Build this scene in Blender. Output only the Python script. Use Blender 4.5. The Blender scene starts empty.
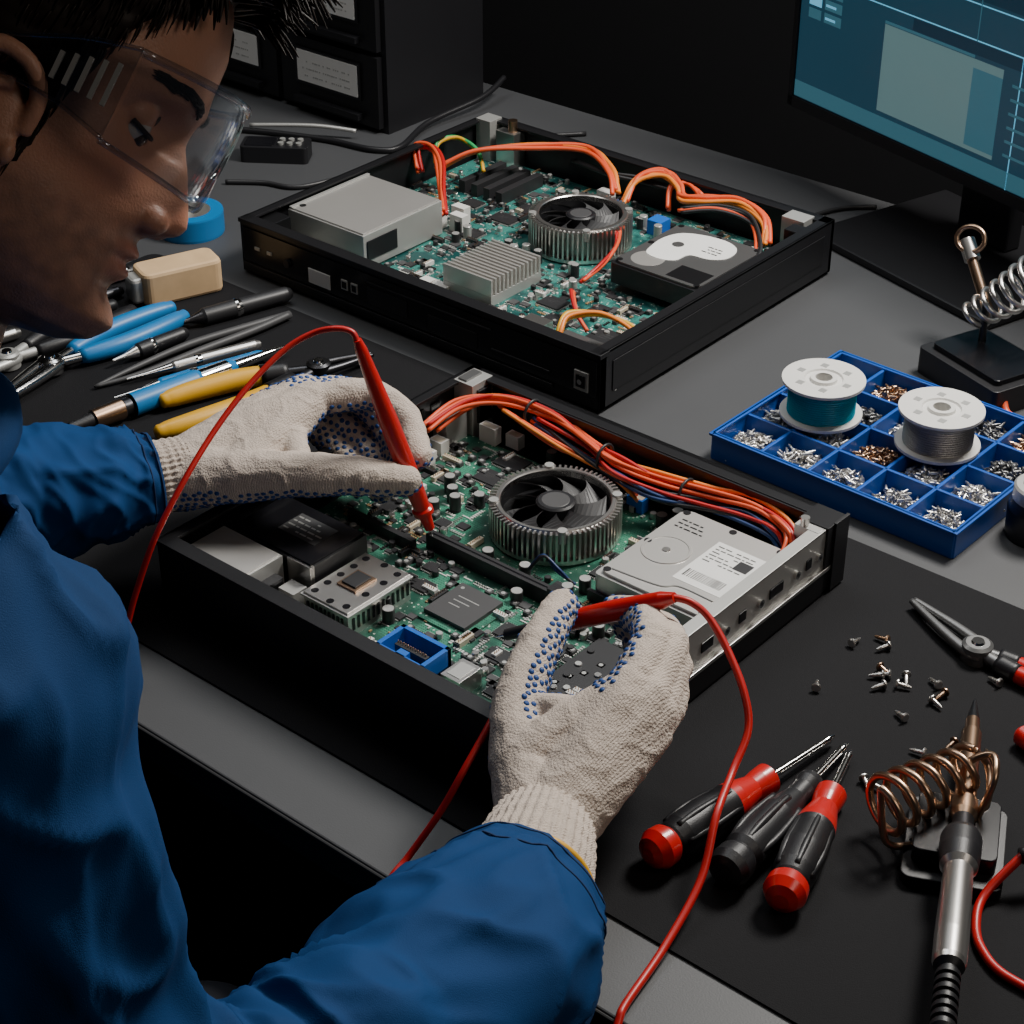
import bpy, math, random
from mathutils import Vector, Matrix, noise
V=Vector
scene=bpy.context.scene
# ---------------------------------------------------------------- materials
def mat(name,col,rough=.5,metal=0,bump=0,bscale=200,var=0,vscale=20,emis=0,trans=0,sss=0,coat=0,spec=.5,alpha=1,attr=None):
    m=bpy.data.materials.new(name);m.use_nodes=True;nt=m.node_tree;b=nt.nodes['Principled BSDF']
    c=(*col,1);b.inputs['Base Color'].default_value=c
    b.inputs['Roughness'].default_value=rough;b.inputs['Metallic'].default_value=metal
    b.inputs['Specular IOR Level'].default_value=spec
    b.inputs['Transmission Weight'].default_value=trans;b.inputs['Alpha'].default_value=alpha
    b.inputs['Coat Weight'].default_value=coat
    if sss:
        b.inputs['Subsurface Weight'].default_value=sss;b.inputs['Subsurface Radius'].default_value=(.6,.25,.12);b.inputs['Subsurface Scale'].default_value=.008
    if emis:
        b.inputs['Emission Color'].default_value=c;b.inputs['Emission Strength'].default_value=emis
    tc=nt.nodes.new('ShaderNodeTexCoord')
    n=nt.nodes.new('ShaderNodeTexNoise');n.inputs['Scale'].default_value=vscale;n.inputs['Detail'].default_value=5
    nt.links.new(tc.outputs['Object'],n.inputs['Vector'])
    r=nt.nodes.new('ShaderNodeMapRange')
    v=var if var else .08
    r.inputs['To Min'].default_value=1-v;r.inputs['To Max'].default_value=1+v
    nt.links.new(n.outputs['Fac'],r.inputs['Value'])
    mx=nt.nodes.new('ShaderNodeVectorMath');mx.operation='SCALE';mx.inputs[0].default_value=col
    nt.links.new(r.outputs[0],mx.inputs['Scale'])
    last=mx
    if attr:
        at=nt.nodes.new('ShaderNodeAttribute');at.attribute_name=attr
        mu=nt.nodes.new('ShaderNodeVectorMath');mu.operation='MULTIPLY';nt.links.new(mx.outputs[0],mu.inputs[0]);nt.links.new(at.outputs['Color'],mu.inputs[1]);last=mu
    nt.links.new(last.outputs[0],b.inputs['Base Color'])
    if bump:
        n2=nt.nodes.new('ShaderNodeTexNoise');n2.inputs['Scale'].default_value=bscale;n2.inputs['Detail'].default_value=3
        nt.links.new(tc.outputs['Object'],n2.inputs['Vector'])
        bp=nt.nodes.new('ShaderNodeBump');bp.inputs['Strength'].default_value=bump;bp.inputs['Distance'].default_value=.001
        nt.links.new(n2.outputs['Fac'],bp.inputs['Height']);nt.links.new(bp.outputs[0],b.inputs['Normal'])
    return m
BLK=mat('black_plastic',(.011,.011,.013),.42,bump=.15,bscale=900)
BLKG=mat('black_gloss',(.008,.008,.01),.22)
BLKM=mat('black_painted_metal',(.015,.015,.017),.38,.3,bump=.1,bscale=1500)
DKM=mat('dark_metal',(.06,.06,.065),.35,.9)
DKC=mat('dark_cover',(.20,.20,.20),.38,.75)
SIL=mat('silver_metal',(.70,.68,.65),.28,.95,bump=.05,bscale=60)
SILW=mat('brushed_cover',(.66,.64,.61),.36,.7,var=.05)
LGT=mat('light_grey_metal',(.52,.52,.5),.40,.55)
CHR=mat('chrome',(.75,.74,.72),.15,1)
BRZ=mat('bronze_metal',(.5,.33,.22),.3,1)
WHT=mat('white_plastic',(.72,.71,.68),.45)
LBL=mat('label_paper',(.78,.78,.76),.7)
CRM=mat('cream_plastic',(.62,.55,.42),.5)
CHIP=mat('chip_epoxy',(.024,.024,.026),.42)
CHIP2=mat('chip_epoxy_grey',(.06,.06,.062),.5)
TAN=mat('smd_tan',(.35,.22,.11),.5)
REDP=mat('red_probe_plastic',(.55,.012,.010),.3,coat=.3)
REDW=mat('red_silicone_wire',(.5,.012,.012),.38)
ORW=mat('orange_red_wire',(.80,.10,.03),.38)
ORY=mat('orange_wire',(.85,.24,.03),.4)
YEL=mat('yellow_plastic',(.75,.4,.02),.4)
GRN=mat('green_wire',(.03,.4,.12),.4)
BLW=mat('blue_wire',(.012,.04,.14),.4)
BLUT=mat('blue_tray_plastic',(.006,.085,.42),.35)
BLUC=mat('blue_connector',(.01,.13,.55),.35)
BLUG=mat('blue_grip',(.01,.18,.46),.4)
TEAL=mat('teal_wire',(.0,.3,.42),.4)
TINW=mat('solder_wire',(.5,.48,.45),.3,.9,bump=.6,bscale=800)
WOOD=mat('pale_wood',(.66,.45,.25),.6,var=.2,vscale=40)
FAB=mat('blue_workwear_cotton',(.0015,.042,.150),.8,bump=.3,bscale=1400,var=.2,vscale=9,spec=.22)
FABD=mat('blue_workwear_inside',(.002,.02,.08),.85)
NAVY=mat('dark_trousers',(.01,.012,.02),.85)
KNIT=mat('knit_glove',(.56,.475,.405),.9,var=.1,vscale=300)
DOT=mat('glove_grip_dots',(.010,.06,.24),.5)
SKIN=mat('skin',(.50,.255,.165),.46,bump=.3,bscale=700,var=.14,vscale=40,sss=.12,attr='tint')
HAIR=mat('dark_brown_hair',(.016,.010,.007),.55,spec=.3)
EYEW=mat('eye_white',(.5,.47,.44),.25)
IRIS=mat('iris',(.05,.03,.02),.2)
MATM=mat('bench_mat_rubber',(.0095,.0095,.011),.8,bump=.5,bscale=1200,var=.12,vscale=300,spec=.2)
TAB=mat('bench_laminate',(.063,.065,.069),.5,bump=.12,bscale=700,var=.1,vscale=6)
TABE=mat('bench_edge',(.03,.03,.032),.5)
WALL=mat('wall_paint_dark',(.0045,.0045,.006),.9,var=.15)
FLR=mat('floor_vinyl',(.008,.008,.010),.7,var=.2)
def knit(m):
    nt=m.node_tree;b=nt.nodes['Principled BSDF'];tc=nt.nodes.new('ShaderNodeTexCoord')
    w=nt.nodes.new('ShaderNodeTexWave');w.inputs['Scale'].default_value=190;w.inputs['Distortion'].default_value=4;w.inputs['Detail'].default_value=2;w.inputs['Detail Scale'].default_value=3
    w.bands_direction='X'
    v=nt.nodes.new('ShaderNodeTexVoronoi');v.inputs['Scale'].default_value=480
    nt.links.new(tc.outputs['Object'],w.inputs['Vector']);nt.links.new(tc.outputs['Object'],v.inputs['Vector'])
    h=nt.nodes.new('ShaderNodeMath');h.operation='MULTIPLY';h.inputs[1].default_value=.6;nt.links.new(w.outputs['Fac'],h.inputs[0])
    a=nt.nodes.new('ShaderNodeMath');a.operation='SUBTRACT'
    nt.links.new(h.outputs[0],a.inputs[0]);nt.links.new(v.outputs['Distance'],a.inputs[1])
    bp=nt.nodes.new('ShaderNodeBump');bp.inputs['Strength'].default_value=.65;bp.inputs['Distance'].default_value=.001
    nt.links.new(a.outputs[0],bp.inputs['Height']);nt.links.new(bp.outputs[0],b.inputs['Normal'])
knit(KNIT)
def clear(name,tint,mixf,top=.75):
    m=bpy.data.materials.new(name);m.use_nodes=True;nt=m.node_tree;nt.nodes.clear()
    o=nt.nodes.new('ShaderNodeOutputMaterial');t=nt.nodes.new('ShaderNodeBsdfTransparent');t.inputs[0].default_value=(*tint,1)
    g=nt.nodes.new('ShaderNodeBsdfGlossy');g.inputs['Roughness'].default_value=.08;g.inputs[0].default_value=(.9,.95,1,1)
    l=nt.nodes.new('ShaderNodeLayerWeight');l.inputs[0].default_value=.35
    mr=nt.nodes.new('ShaderNodeMapRange');mr.inputs['To Min'].default_value=mixf;mr.inputs['To Max'].default_value=top
    nt.links.new(l.outputs['Facing'],mr.inputs[0])
    mx=nt.nodes.new('ShaderNodeMixShader');nt.links.new(mr.outputs[0],mx.inputs[0]);nt.links.new(t.outputs[0],mx.inputs[1]);nt.links.new(g.outputs[0],mx.inputs[2]);nt.links.new(mx.outputs[0],o.inputs[0])
    return m
LENS=clear('clear_polycarbonate',(.95,.96,.97),.05,.6)
FRST=clear('tinted_polycarbonate',(.78,.80,.82),.10,.5)
def pcbmat(name,base,line):
    m=bpy.data.materials.new(name);m.use_nodes=True;nt=m.node_tree;b=nt.nodes['Principled BSDF'];N=nt.nodes.new;L=nt.links.new
    tc=N('ShaderNodeTexCoord')
    def brick(scale,rot,w):
        mp=N('ShaderNodeMapping');mp.inputs['Rotation'].default_value=(0,0,rot);L(tc.outputs['Object'],mp.inputs[0])
        k=N('ShaderNodeTexBrick');k.inputs['Scale'].default_value=scale;k.inputs['Mortar Size'].default_value=w;k.inputs['Color1'].default_value=(0,0,0,1);k.inputs['Color2'].default_value=(.25,.25,.25,1);k.inputs['Mortar'].default_value=(1,1,1,1)
        k.inputs['Brick Width'].default_value=1.3;k.offset=.37
        L(mp.outputs[0],k.inputs[0]);return k
    k1=brick(90,0,.06);k2=brick(160,.785,.05)
    a=N('ShaderNodeMath');a.operation='MAXIMUM';L(k1.outputs[0],a.inputs[0]);L(k2.outputs[0],a.inputs[1])
    n=N('ShaderNodeTexNoise');n.inputs['Scale'].default_value=35;L(tc.outputs['Object'],n.inputs[0])
    g=N('ShaderNodeMapRange');g.inputs['From Min'].default_value=.42;g.inputs['From Max'].default_value=.6;L(n.outputs[0],g.inputs[0])
    mu=N('ShaderNodeMath');mu.operation='MULTIPLY';L(a.outputs[0],mu.inputs[0]);L(g.outputs[0],mu.inputs[1])
    mx=N('ShaderNodeMixRGB');mx.inputs[1].default_value=(*base,1);mx.inputs[2].default_value=(*line,1);L(mu.outputs[0],mx.inputs[0])
    v=N('ShaderNodeTexVoronoi');v.inputs['Scale'].default_value=210;L(tc.outputs['Object'],v.inputs[0])
    c=N('ShaderNodeMath');c.operation='LESS_THAN';c.inputs[1].default_value=.22;L(v.outputs['Distance'],c.inputs[0])
    n3=N('ShaderNodeTexNoise');n3.inputs['Scale'].default_value=60;L(tc.outputs['Object'],n3.inputs[0])
    gt=N('ShaderNodeMath');gt.operation='GREATER_THAN';gt.inputs[1].default_value=.48;L(n3.outputs[0],gt.inputs[0])
    m2=N('ShaderNodeMath');m2.operation='MULTIPLY';L(c.outputs[0],m2.inputs[0]);L(gt.outputs[0],m2.inputs[1])
    mx2=N('ShaderNodeMixRGB');mx2.inputs[2].default_value=(.5,.58,.5,1);L(mx.outputs[0],mx2.inputs[1]);L(m2.outputs[0],mx2.inputs[0])
    L(mx2.outputs[0],b.inputs['Base Color']);b.inputs['Roughness'].default_value=.36
    return m
PCB=pcbmat('circuit_board_green',(.010,.068,.045),(.06,.25,.16))
PCB2=pcbmat('circuit_board_teal',(.007,.062,.060),(.06,.26,.22))
# ---------------------------------------------------------------- mesh builder
def cr(pts,sub=8,closed=False):
    P=[V(p) for p in pts];n=len(P);out=[]
    rng=n if closed else n-1
    for i in range(rng):
        if closed: a,b,c,d=P[(i-1)%n],P[i],P[(i+1)%n],P[(i+2)%n]
        else: a,b,c,d=P[max(i-1,0)],P[i],P[i+1],P[min(i+2,n-1)]
        for k in range(sub):
            t=k/sub
            out.append(.5*((2*b)+(c-a)*t+(2*a-5*b+4*c-d)*t*t+(3*b-a-3*c+d)*t**3))
    if not closed: out.append(P[-1])
    return out
def frames(P,closed=False):
    T=[]
    n=len(P)
    for i in range(n):
        if closed:t=P[(i+1)%n]-P[i-1]
        else:t=P[min(i+1,n-1)]-P[max(i-1,0)]
        T.append(t.normalized() if t.length>1e-9 else V((0,0,1)))
    u=T[0].orthogonal().normalized();F=[]
    for t in T:
        u=(u-t*u.dot(t));u=u.normalized() if u.length>1e-6 else t.orthogonal().normalized()
        F.append((u.copy(),t.cross(u).normalized(),t))
    return F
class MB:
    def __init__(s):
        s.v=[];s.f=[];s.mi=[];s.sm=[];s.ms=[];s.M=Matrix()
    def add(s,vs,fs,m,smooth=False):
        if m not in s.ms:s.ms.append(m)
        k=s.ms.index(m);o=len(s.v)
        s.v+= [s.M@V(p) for p in vs]
        for f in fs:
            s.f.append([i+o for i in f]);s.mi.append(k);s.sm.append(smooth)
    def box(s,c,d,m,rz=0,rot=None):
        q=rot if rot else Matrix.Rotation(rz,3,'Z')
        vs=[];c=V(c)
        for z in(-1,1):
            for x,y in((-1,-1),(1,-1),(1,1),(-1,1)):vs.append(c+q@V((x*d[0]/2,y*d[1]/2,z*d[2]/2)))
        s.add(vs,[(3,2,1,0),(4,5,6,7),(0,1,5,4),(1,2,6,5),(2,3,7,6),(3,0,4,7)],m)
    def b2(s,x0,x1,y0,y1,z0,z1,m):s.box(((x0+x1)/2,(y0+y1)/2,(z0+z1)/2),(abs(x1-x0),abs(y1-y0),abs(z1-z0)),m)
    def lathe(s,prof,p0,axis,m,n=24,smooth=True):
        p0=V(p0);a=V(axis).normalized();u=a.orthogonal().normalized();w=a.cross(u)
        for j in range(len(prof)-1):
            (t0,r0),(t1,r1)=prof[j],prof[j+1]
            vs=[]
            for t,r in((t0,r0),(t1,r1)):
                for i in range(n):
                    g=2*math.pi*i/n;vs.append(p0+a*t+(u*math.cos(g)+w*math.sin(g))*max(r,1e-5))
            mm=m[j] if isinstance(m,list) else m
            s.add(vs,[(i,(i+1)%n,n+(i+1)%n,n+i) for i in range(n)],mm,smooth)
    def cyl(s,p0,p1,r0,r1=None,m=None,n=16):
        r1=r0 if r1 is None else r1;p0=V(p0);p1=V(p1);L=(p1-p0).length
        s.lathe([(0,0),(0,r0),(L,r1),(L,0)],p0,p1-p0,m,n)
    def ell(s,c,r,m,nu=20,nv=12,rot=None):
        c=V(c);q=rot or Matrix.Identity(3);vs=[]
        r=(r,r,r) if not hasattr(r,'__len__') else r
        for j in range(nv+1):
            b=math.pi*j/nv
            for i in range(nu):
                a=2*math.pi*i/nu;rb=max(math.sin(b),1e-4)
                vs.append(c+q@V((r[0]*rb*math.cos(a),r[1]*rb*math.sin(a),-r[2]*math.cos(b))))
        s.add(vs,[(j*nu+i,j*nu+(i+1)%nu,(j+1)*nu+(i+1)%nu,(j+1)*nu+i) for j in range(nv) for i in range(nu)],m,True)
    def loft(s,P,rf,m,n=32,caps=True,F=None):
        F=F or frames(P);vs=[];N=len(P)
        for j,p in enumerate(P):
            u,w,t=F[j]
            for i in range(n):
                g=2*math.pi*i/n;r=rf(j/(N-1),g);vs.append(p+(u*math.cos(g)+w*math.sin(g))*r)
        fs=[(j*n+i,j*n+(i+1)%n,(j+1)*n+(i+1)%n,(j+1)*n+i) for j in range(N-1) for i in range(n)]
        if caps:fs+=[tuple(range(n))[::-1],tuple((N-1)*n+i for i in range(n))]
        s.add(vs,fs,m,True)
    def tube(s,pts,r,m,n=8,sub=8,closed=False):
        P=cr(pts,sub,closed)
        if closed:
            P2=P+[P[0]];F=frames(P,True);F=F+[F[0]]
            s.loft(P2,lambda t,g:r,m,n,False,F)
        else:
            s.loft(P,(r if callable(r) else (lambda t,g:r)),m,n)
    def prism(s,poly,z0,z1,m):
        n=len(poly);vs=[(x,y,z0) for x,y in poly]+[(x,y,z1) for x,y in poly]
        s.add(vs,[tuple(range(n))[::-1],tuple(range(n,2*n))]+[(i,(i+1)%n,n+(i+1)%n,n+i) for i in range(n)],m)
    def rrect(s,x0,x1,y0,y1,z0,z1,r,m,k=5):
        P=[]
        for cx,cy,a0 in((x1-r,y1-r,0),(x0+r,y1-r,90),(x0+r,y0+r,180),(x1-r,y0+r,270)):
            for i in range(k+1):
                a=math.radians(a0+90*i/k);P.append((cx+r*math.cos(a),cy+r*math.sin(a)))
        s.prism(P,z0,z1,m)
    def obj(s,name,parent=None,bevel=0):
        me=bpy.data.meshes.new(name);me.from_pydata([tuple(p) for p in s.v],[],s.f)
        for m in s.ms:me.materials.append(m)
        me.polygons.foreach_set('material_index',s.mi);me.polygons.foreach_set('use_smooth',s.sm);me.update()
        o=bpy.data.objects.new(name,me);scene.collection.objects.link(o)
        if parent:o.parent=parent
        if bevel:
            b=o.modifiers.new('bevel','BEVEL');b.width=bevel;b.segments=2;b.limit_method='ANGLE';b.angle_limit=math.radians(50)
        return o
def empty(name,loc=(0,0,0)):
    o=bpy.data.objects.new(name,None);o.location=loc;o.empty_display_size=.05;scene.collection.objects.link(o);return o
def remesh(o,vox,smooth=2,fac=.5):
    r=o.modifiers.new('r','REMESH');r.mode='VOXEL';r.voxel_size=vox;r.use_smooth_shade=True
    if smooth:
        sm=o.modifiers.new('s','SMOOTH');sm.iterations=smooth;sm.factor=fac
    ms=list(o.data.materials)
    dg=bpy.context.evaluated_depsgraph_get();me=bpy.data.meshes.new_from_object(o.evaluated_get(dg));o.modifiers.clear();o.data=me
    if not me.materials:
        for m in ms:me.materials.append(m)
def displace(o,fn):
    me=o.data;C=[v.co.copy() for v in me.vertices];N=[v.normal.copy() for v in me.vertices];fl=[]
    for c,n in zip(C,N):
        q=c+n*fn(c);fl+=[q.x,q.y,q.z]
    me.vertices.foreach_set('co',fl);me.update()
# ---------------------------------------------------------------- room
b=MB();b.b2(-2.6,2.2,-2.3,1.75,-.8,-.75,FLR);b.obj('floor')
b=MB();b.b2(-2.6,2.2,1.7,1.75,-.75,1.9,WALL);b.obj('wall_back')
b=MB();b.b2(-2.65,-2.6,-2.3,1.75,-.75,1.9,WALL);b.obj('wall_left')
b=MB();b.b2(-2.6,2.2,-2.3,1.75,1.9,1.95,WALL);b.obj('ceiling')
b=MB()
b.b2(-1.7,1.3,-.325,.97,-.03,0,TAB);b.b2(-1.7,1.3,-.328,-.325,-.03,-.001,TABE)
for x in(-1.6,1.2):
    for y in(-.2,.9):b.b2(x-.03,x+.03,y-.03,y+.03,-.75,-.03,TABE)
b.b2(-1.6,1.2,.88,.9,-.45,-.03,TABE)
b.obj('workbench',bevel=.002)
b=MB();b.rrect(-.78,.85,-.253,.272,0,.0022,.015,MATM);b.obj('bench_mat')
# ---------------------------------------------------------------- electronics
def smd(b,x0,x1,y0,y1,z,count,rnd,avoid):
    for i in range(count):
        for _ in range(6):
            x=rnd.uniform(x0,x1);y=rnd.uniform(y0,y1)
            if not any(a[0]-.002<x<a[1]+.002 and a[2]-.002<y<a[3]+.002 for a in avoid):break
        else:continue
        t=rnd.random()
        if t<.42:
            w,h=(.003,.0016) if rnd.random()<.5 else (.0016,.003)
            k=rnd.choice([1,2,2,4,6]);m=rnd.choice([TAN,CHIP,LGT,SIL,WHT])
            for q in range(k):
                if w>h:b.box((x,y+q*.0028,z+.0006),(w,h,.0012),m)
                else:b.box((x+q*.0028,y,z+.0006),(w,h,.0012),m)
        elif t<.62:
            s_=rnd.uniform(.005,.012);s2=s_*rnd.uniform(.5,1.1)
            b.box((x,y,z+.001),(s_,s2,.002),CHIP if rnd.random()<.7 else CHIP2)
            b.box((x,y,z+.0004),(s_*.8,s2+.003,.0008),LGT)
        elif t<.72:
            b.lathe([(0,.0032),(.005,.0032),(.0055,.0028),(.0055,0)],(x,y,z),(0,0,1),rnd.choice([LGT,CHIP,SIL]),10)
        elif t<.84:
            b.box((x,y,z+.002),(.006,.006,.004),CHIP2);b.cyl((x,y,z+.004),(x,y,z+.0045),.002,m=LGT,n=8)
        elif t<.9:
            L=rnd.uniform(.008,.022);hz=rnd.random()<.5
            b.box((x,y,z+.0025),(L,.005,.005) if hz else (.005,L,.005),rnd.choice([WHT,CHIP,CRM,CHIP]))
            for q in range(int(L/.0025)):
                d=-L/2+.0015+q*.0025
                b.box((x+(d if hz else 0),y+(0 if hz else d),z+.0055),(.0007,.0007,.003),BRZ)
        else:
            b.box((x,y,z+.0003),(rnd.uniform(.004,.012),.0012,.0006),WHT)
def chip(b,x,y,z,w,h,m=CHIP,pins=True,t=.003):
    b.box((x,y,z+t/2),(w,h,t),m)
    if pins:
        n=int(w/.002)
        for i in range(n):
            d=-w/2+.001+i*.002
            b.box((x+d,y,z+.0008),(.0008,h+.004,.0012),LGT)
        n=int(h/.002)
        for i in range(n):
            d=-h/2+.001+i*.002
            b.box((x,y+d,z+.0008),(w+.004,.0008,.0012),LGT)
    for k in range(3):
        b.box((x-w*.06*k-w*.02,y+h*.16-k*h*.13,z+t+.00005),(w*(.5-.12*k),h*.022,.0001),CHIP2 if m==CHIP else LGT)
    b.cyl((x-w*.38,y+h*.38,z+t),(x-w*.38,y+h*.38,z+t+.0001),w*.04,m=LGT,n=8)
def cap(b,x,y,z,r=.005,h=.014,m=None):
    b.lathe([(0,r),(h*.1,r),(h*.16,r*.92),(h*.22,r),(h*.97,r),(h,r*.9)],(x,y,z),(0,0,1),m or CHIP,16)
    b.lathe([(h,r*.9),(h,0)],(x,y,z),(0,0,1),LGT,16)
def fan(b,x,y,z0,z1,ro,rf,nf=72):
    b.lathe([(0,ro*.86),(z1-z0-.004,ro*.86)],(x,y,z0),(0,0,1),LGT,48)
    b.lathe([(0,0),(0,ro),(.004,ro),(.004,0)],(x,y,z0),(0,0,1),SIL,48)
    for i in range(nf):
        a=2*math.pi*i/nf;q=Matrix.Rotation(a,3,'Z')
        c=V((x,y,0))+q@V((ro*.93,0,0));c.z=(z0+z1)/2
        b.box(c,(ro*.15,ro*.035,z1-z0),SIL,rot=q)
    h=z1
    b.lathe([(-.006,rf),(0,rf),(.001,rf+.001),(.001,ro*.9),(-.002,ro*.93)],(x,y,h),(0,0,1),SIL,64)
    b.lathe([(-.018,rf),(0,rf)],(x,y,h),(0,0,1),BLK,64)
    b.lathe([(0,0),(0,rf)],(x,y,h-.018),(0,0,1),BLKM,48)
    b.lathe([(-.018,rf*.36),(-.002,rf*.36),(-.0005,rf*.32),(-.0005,0)],(x,y,h),(0,0,1),BLK,40)
    b.lathe([(0,rf*.26),(.0003,rf*.25),(.0003,0)],(x,y,h-.0005),(0,0,1),CHIP2,32)
    nb=9
    for i in range(nb):
        vs=[]
        K=7
        for k in range(K+1):
            t=k/K;r=rf*(.34+.61*t);sw=.35*t*t
            for e in(0,1):
                a=2*math.pi*i/nb+sw+e*(.54+.05*t)
                zz=h-.003-.012*(1-e)
                vs.append((x+r*math.cos(a),y+r*math.sin(a),zz))
        n0=len(vs)
        vs2=vs+[(p[0],p[1],p[2]-.001) for p in vs]
        fs=[]
        for k in range(K):
            fs.append((2*k,2*k+1,2*k+3,2*k+2));fs.append((n0+2*k+2,n0+2*k+3,n0+2*k+1,n0+2*k))
            fs.append((2*k,2*k+2,n0+2*k+2,n0+2*k));fs.append((2*k+1,n0+2*k+1,n0+2*k+3,2*k+3))
        fs.append((2*K,2*K+1,n0+2*K+1,n0+2*K))
        b.add(vs2,fs,CHIP2)
    for i in range(4):
        a=math.pi/4+i*math.pi/2
        b.cyl((x+ro*.93*math.cos(a),y+ro*.93*math.sin(a),h-.01),(x+ro*.93*math.cos(a),y+ro*.93*math.sin(a),h+.003),.0045,m=LGT,n=12)
def hdd(b,x0,x1,y0,y1,z0,z1,body,cover,light=True):
    b.rrect(x0,x1,y0,y1,z0,z1-.003,.004,body)
    b.rrect(x0+.003,x1-.003,y0+.003,y1-.003,z1-.003,z1,.01,cover)
    for x,y in((x0+.008,y0+.008),(x1-.008,y0+.008),(x0+.008,y1-.008),(x1-.008,y1-.008),((x0+x1)/2,y1-.008),(x0+.008,(y0+y1)/2)):
        b.cyl((x,y,z1-.001),(x,y,z1+.0006),.0035,m=DKM,n=14)
def txt(b,x0,x1,y0,y1,z,rows,rnd,m=CHIP):
    for r in range(rows):
        y=y1-(y1-y0)*(r+.5)/rows;x=x0
        while x<x1-.003:
            w=rnd.uniform(.002,.008)
            if x+w>x1:break
            if rnd.random()<.8:b.box((x+w/2,y,z),(w,(y1-y0)/rows*.3,.0001),m)
            x+=w+.0015
def wirebundle(b,pts,n,rad,spread,mats,rnd,amp=.002):
    P0=[V(p) for p in pts]
    for i in range(n):
        ox,oy,oz=[rnd.uniform(-spread,spread) for _ in range(3)]
        pp=[p+V((ox+rnd.uniform(-amp,amp),oy+rnd.uniform(-amp,amp),abs(oz)+rnd.uniform(-amp,amp))) for p in P0]
        b.tube(pp,rad,mats[i%len(mats)],7,7)
# ---- near computer (open)
pc=empty('open_desktop_computer')
rn=random.Random(3)
W,D,H=.215,.205,.072
b=MB()
b.b2(-W,W,-D,D,.0045,.007,BLKM)
for x in(-W+.03,W-.03):
    for y in(-D+.03,D-.03):b.b2(x-.012,x+.012,y-.012,y+.012,0.0024,.005,BLK)
b.b2(-W,W,-D,-D+.010,.0045,H-.004,BLK);b.b2(-W-.001,W+.001,-D-.002,-D+.013,H-.005,H,BLKM)
b.b2(-W,W-.02,-D-.0015,-D,.018,.020,BLKG);b.b2(-W+.002,W,-D-.003,-D,.0045,.012,BLKG)
b.b2(-W+.012,W-.012,-D+.016,-D+.019,.006,H-.012,DKM)
b.b2(-W,-W+.003,-D,D,.0045,H,BLKM);b.b2(-W,-W+.012,-D,D,H-.003,H,BLKM);b.b2(-W+.003,-W+.005,-.06,D-.02,.02,H-.004,DKM)
for i in range(9):b.b2(-W+.0045,-W+.006,-.04+i*.022,-.028+i*.022,.035,.058,BLKG)
b.b2(-W,W,D-.006,D,.0045,H,BLK);b.b2(-W,W,D-.016,D,H-.003,H,BLKM);b.b2(-W,W,D-.0,D+.002,.01,H-.01,BLK)
b.b2(-.12,W-.02,D-.018,D-.016,H-.012,H-.001,BLKM)
b.b2(W-.003,W,-D,D,.0045,.030,BLKM)
b.b2(W-.004,W-.002,-D+.01,D-.012,.028,H-.001,LGT);b.b2(W-.014,W-.002,-D+.01,D-.012,H-.0025,H-.0005,LGT)
b.b2(W-.002,W+.0005,-D+.02,D-.02,.027,.031,SIL)
for y,w in((-.16,.012),(-.12,.02),(.0,.016),(.05,.010),(.1,.02),(.15,.008)):
    b.b2(W-.0022,W-.0008,y-w/2,y+w/2,.044,.054,BLKG)
for y in(-.09,-.03,.025,.075,.13,.165):
    b.cyl((W-.002,y,.049),(W+.001,y,.049),.004,m=CHR,n=14);b.cyl((W+.001,y,.049),(W+.0013,y,.049),.0018,m=BLKG,n=8)
b.b2(W-.03,W,D-.03,D,.0045,H+.001,BLKM);b.b2(W-.028,W-.004,D-.04,D-.031,.03,H,LGT)
b.cyl((W-.02,D-.036,H-.003),(W-.02,D-.036,H+.008),.004,m=SIL)
b.b2(W-.001,W+.002,D-.02,D+.002,.0045,H+.002,BLK)
b.b2(-W+.006,-W+.03,D-.036,D-.006,.012,H+.001,LGT);b.b2(-W+.009,-W+.02,D-.033,D-.01,H+.001,H+.003,DKC)
b.b2(-W+.03,-W+.034,D-.03,D-.012,.03,H-.006,BLKG);b.b2(-W+.008,-W+.026,D-.07,D-.04,.014,.05,LGT);b.b2(-W+.012,-W+.024,D-.066,D-.044,.05,.0505,BLKG)
b.obj('chassis',pc,.0006)
b=MB();Z=.018
b.b2(-.205,.198,-.188,.17,.016,Z,PCB)
av=[(-.206,-.122,-.19,-.13),(-.2,-.09,-.14,-.06),(-.096,-.04,-.155,-.074),(-.022,.03,-.09,-.03),(.0,.058,-.172,-.13),(.06,.085,-.156,-.124),(-.09,.058,-.012,.004),(-.078,.048,.026,.152),(.075,.2,.02,.16)]
smd(b,-.2,.19,-.182,.165,Z,900,rn,av)
b.obj('motherboard',pc)
b=MB()
b.b2(-.026,.034,-.092,-.027,Z,Z+.002,PCB);chip(b,.004,-.0595,Z+.002,.046,.05,CHIP2,False,.004)
for x,y,w,h in((-.12,.152,.030,.024),(-.118,.118,.028,.022),(-.08,.165,.02,.015),(-.045,-.056,.016,.016),(-.06,-.03,.012,.012),(.052,-.06,.014,.02),(.07,-.09,.020,.016),(-.15,.09,.018,.014),(.06,.06,.014,.018),(-.005,-.115,.020,.014),(.1,-.06,.02,.016),(.12,-.1,.016,.016),(-.16,.02,.022,.018),(-.1,.03,.012,.012),(.15,-.05,.018,.018),(.1,-.13,.016,.012)):
    chip(b,x,y,Z,w,h)
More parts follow.
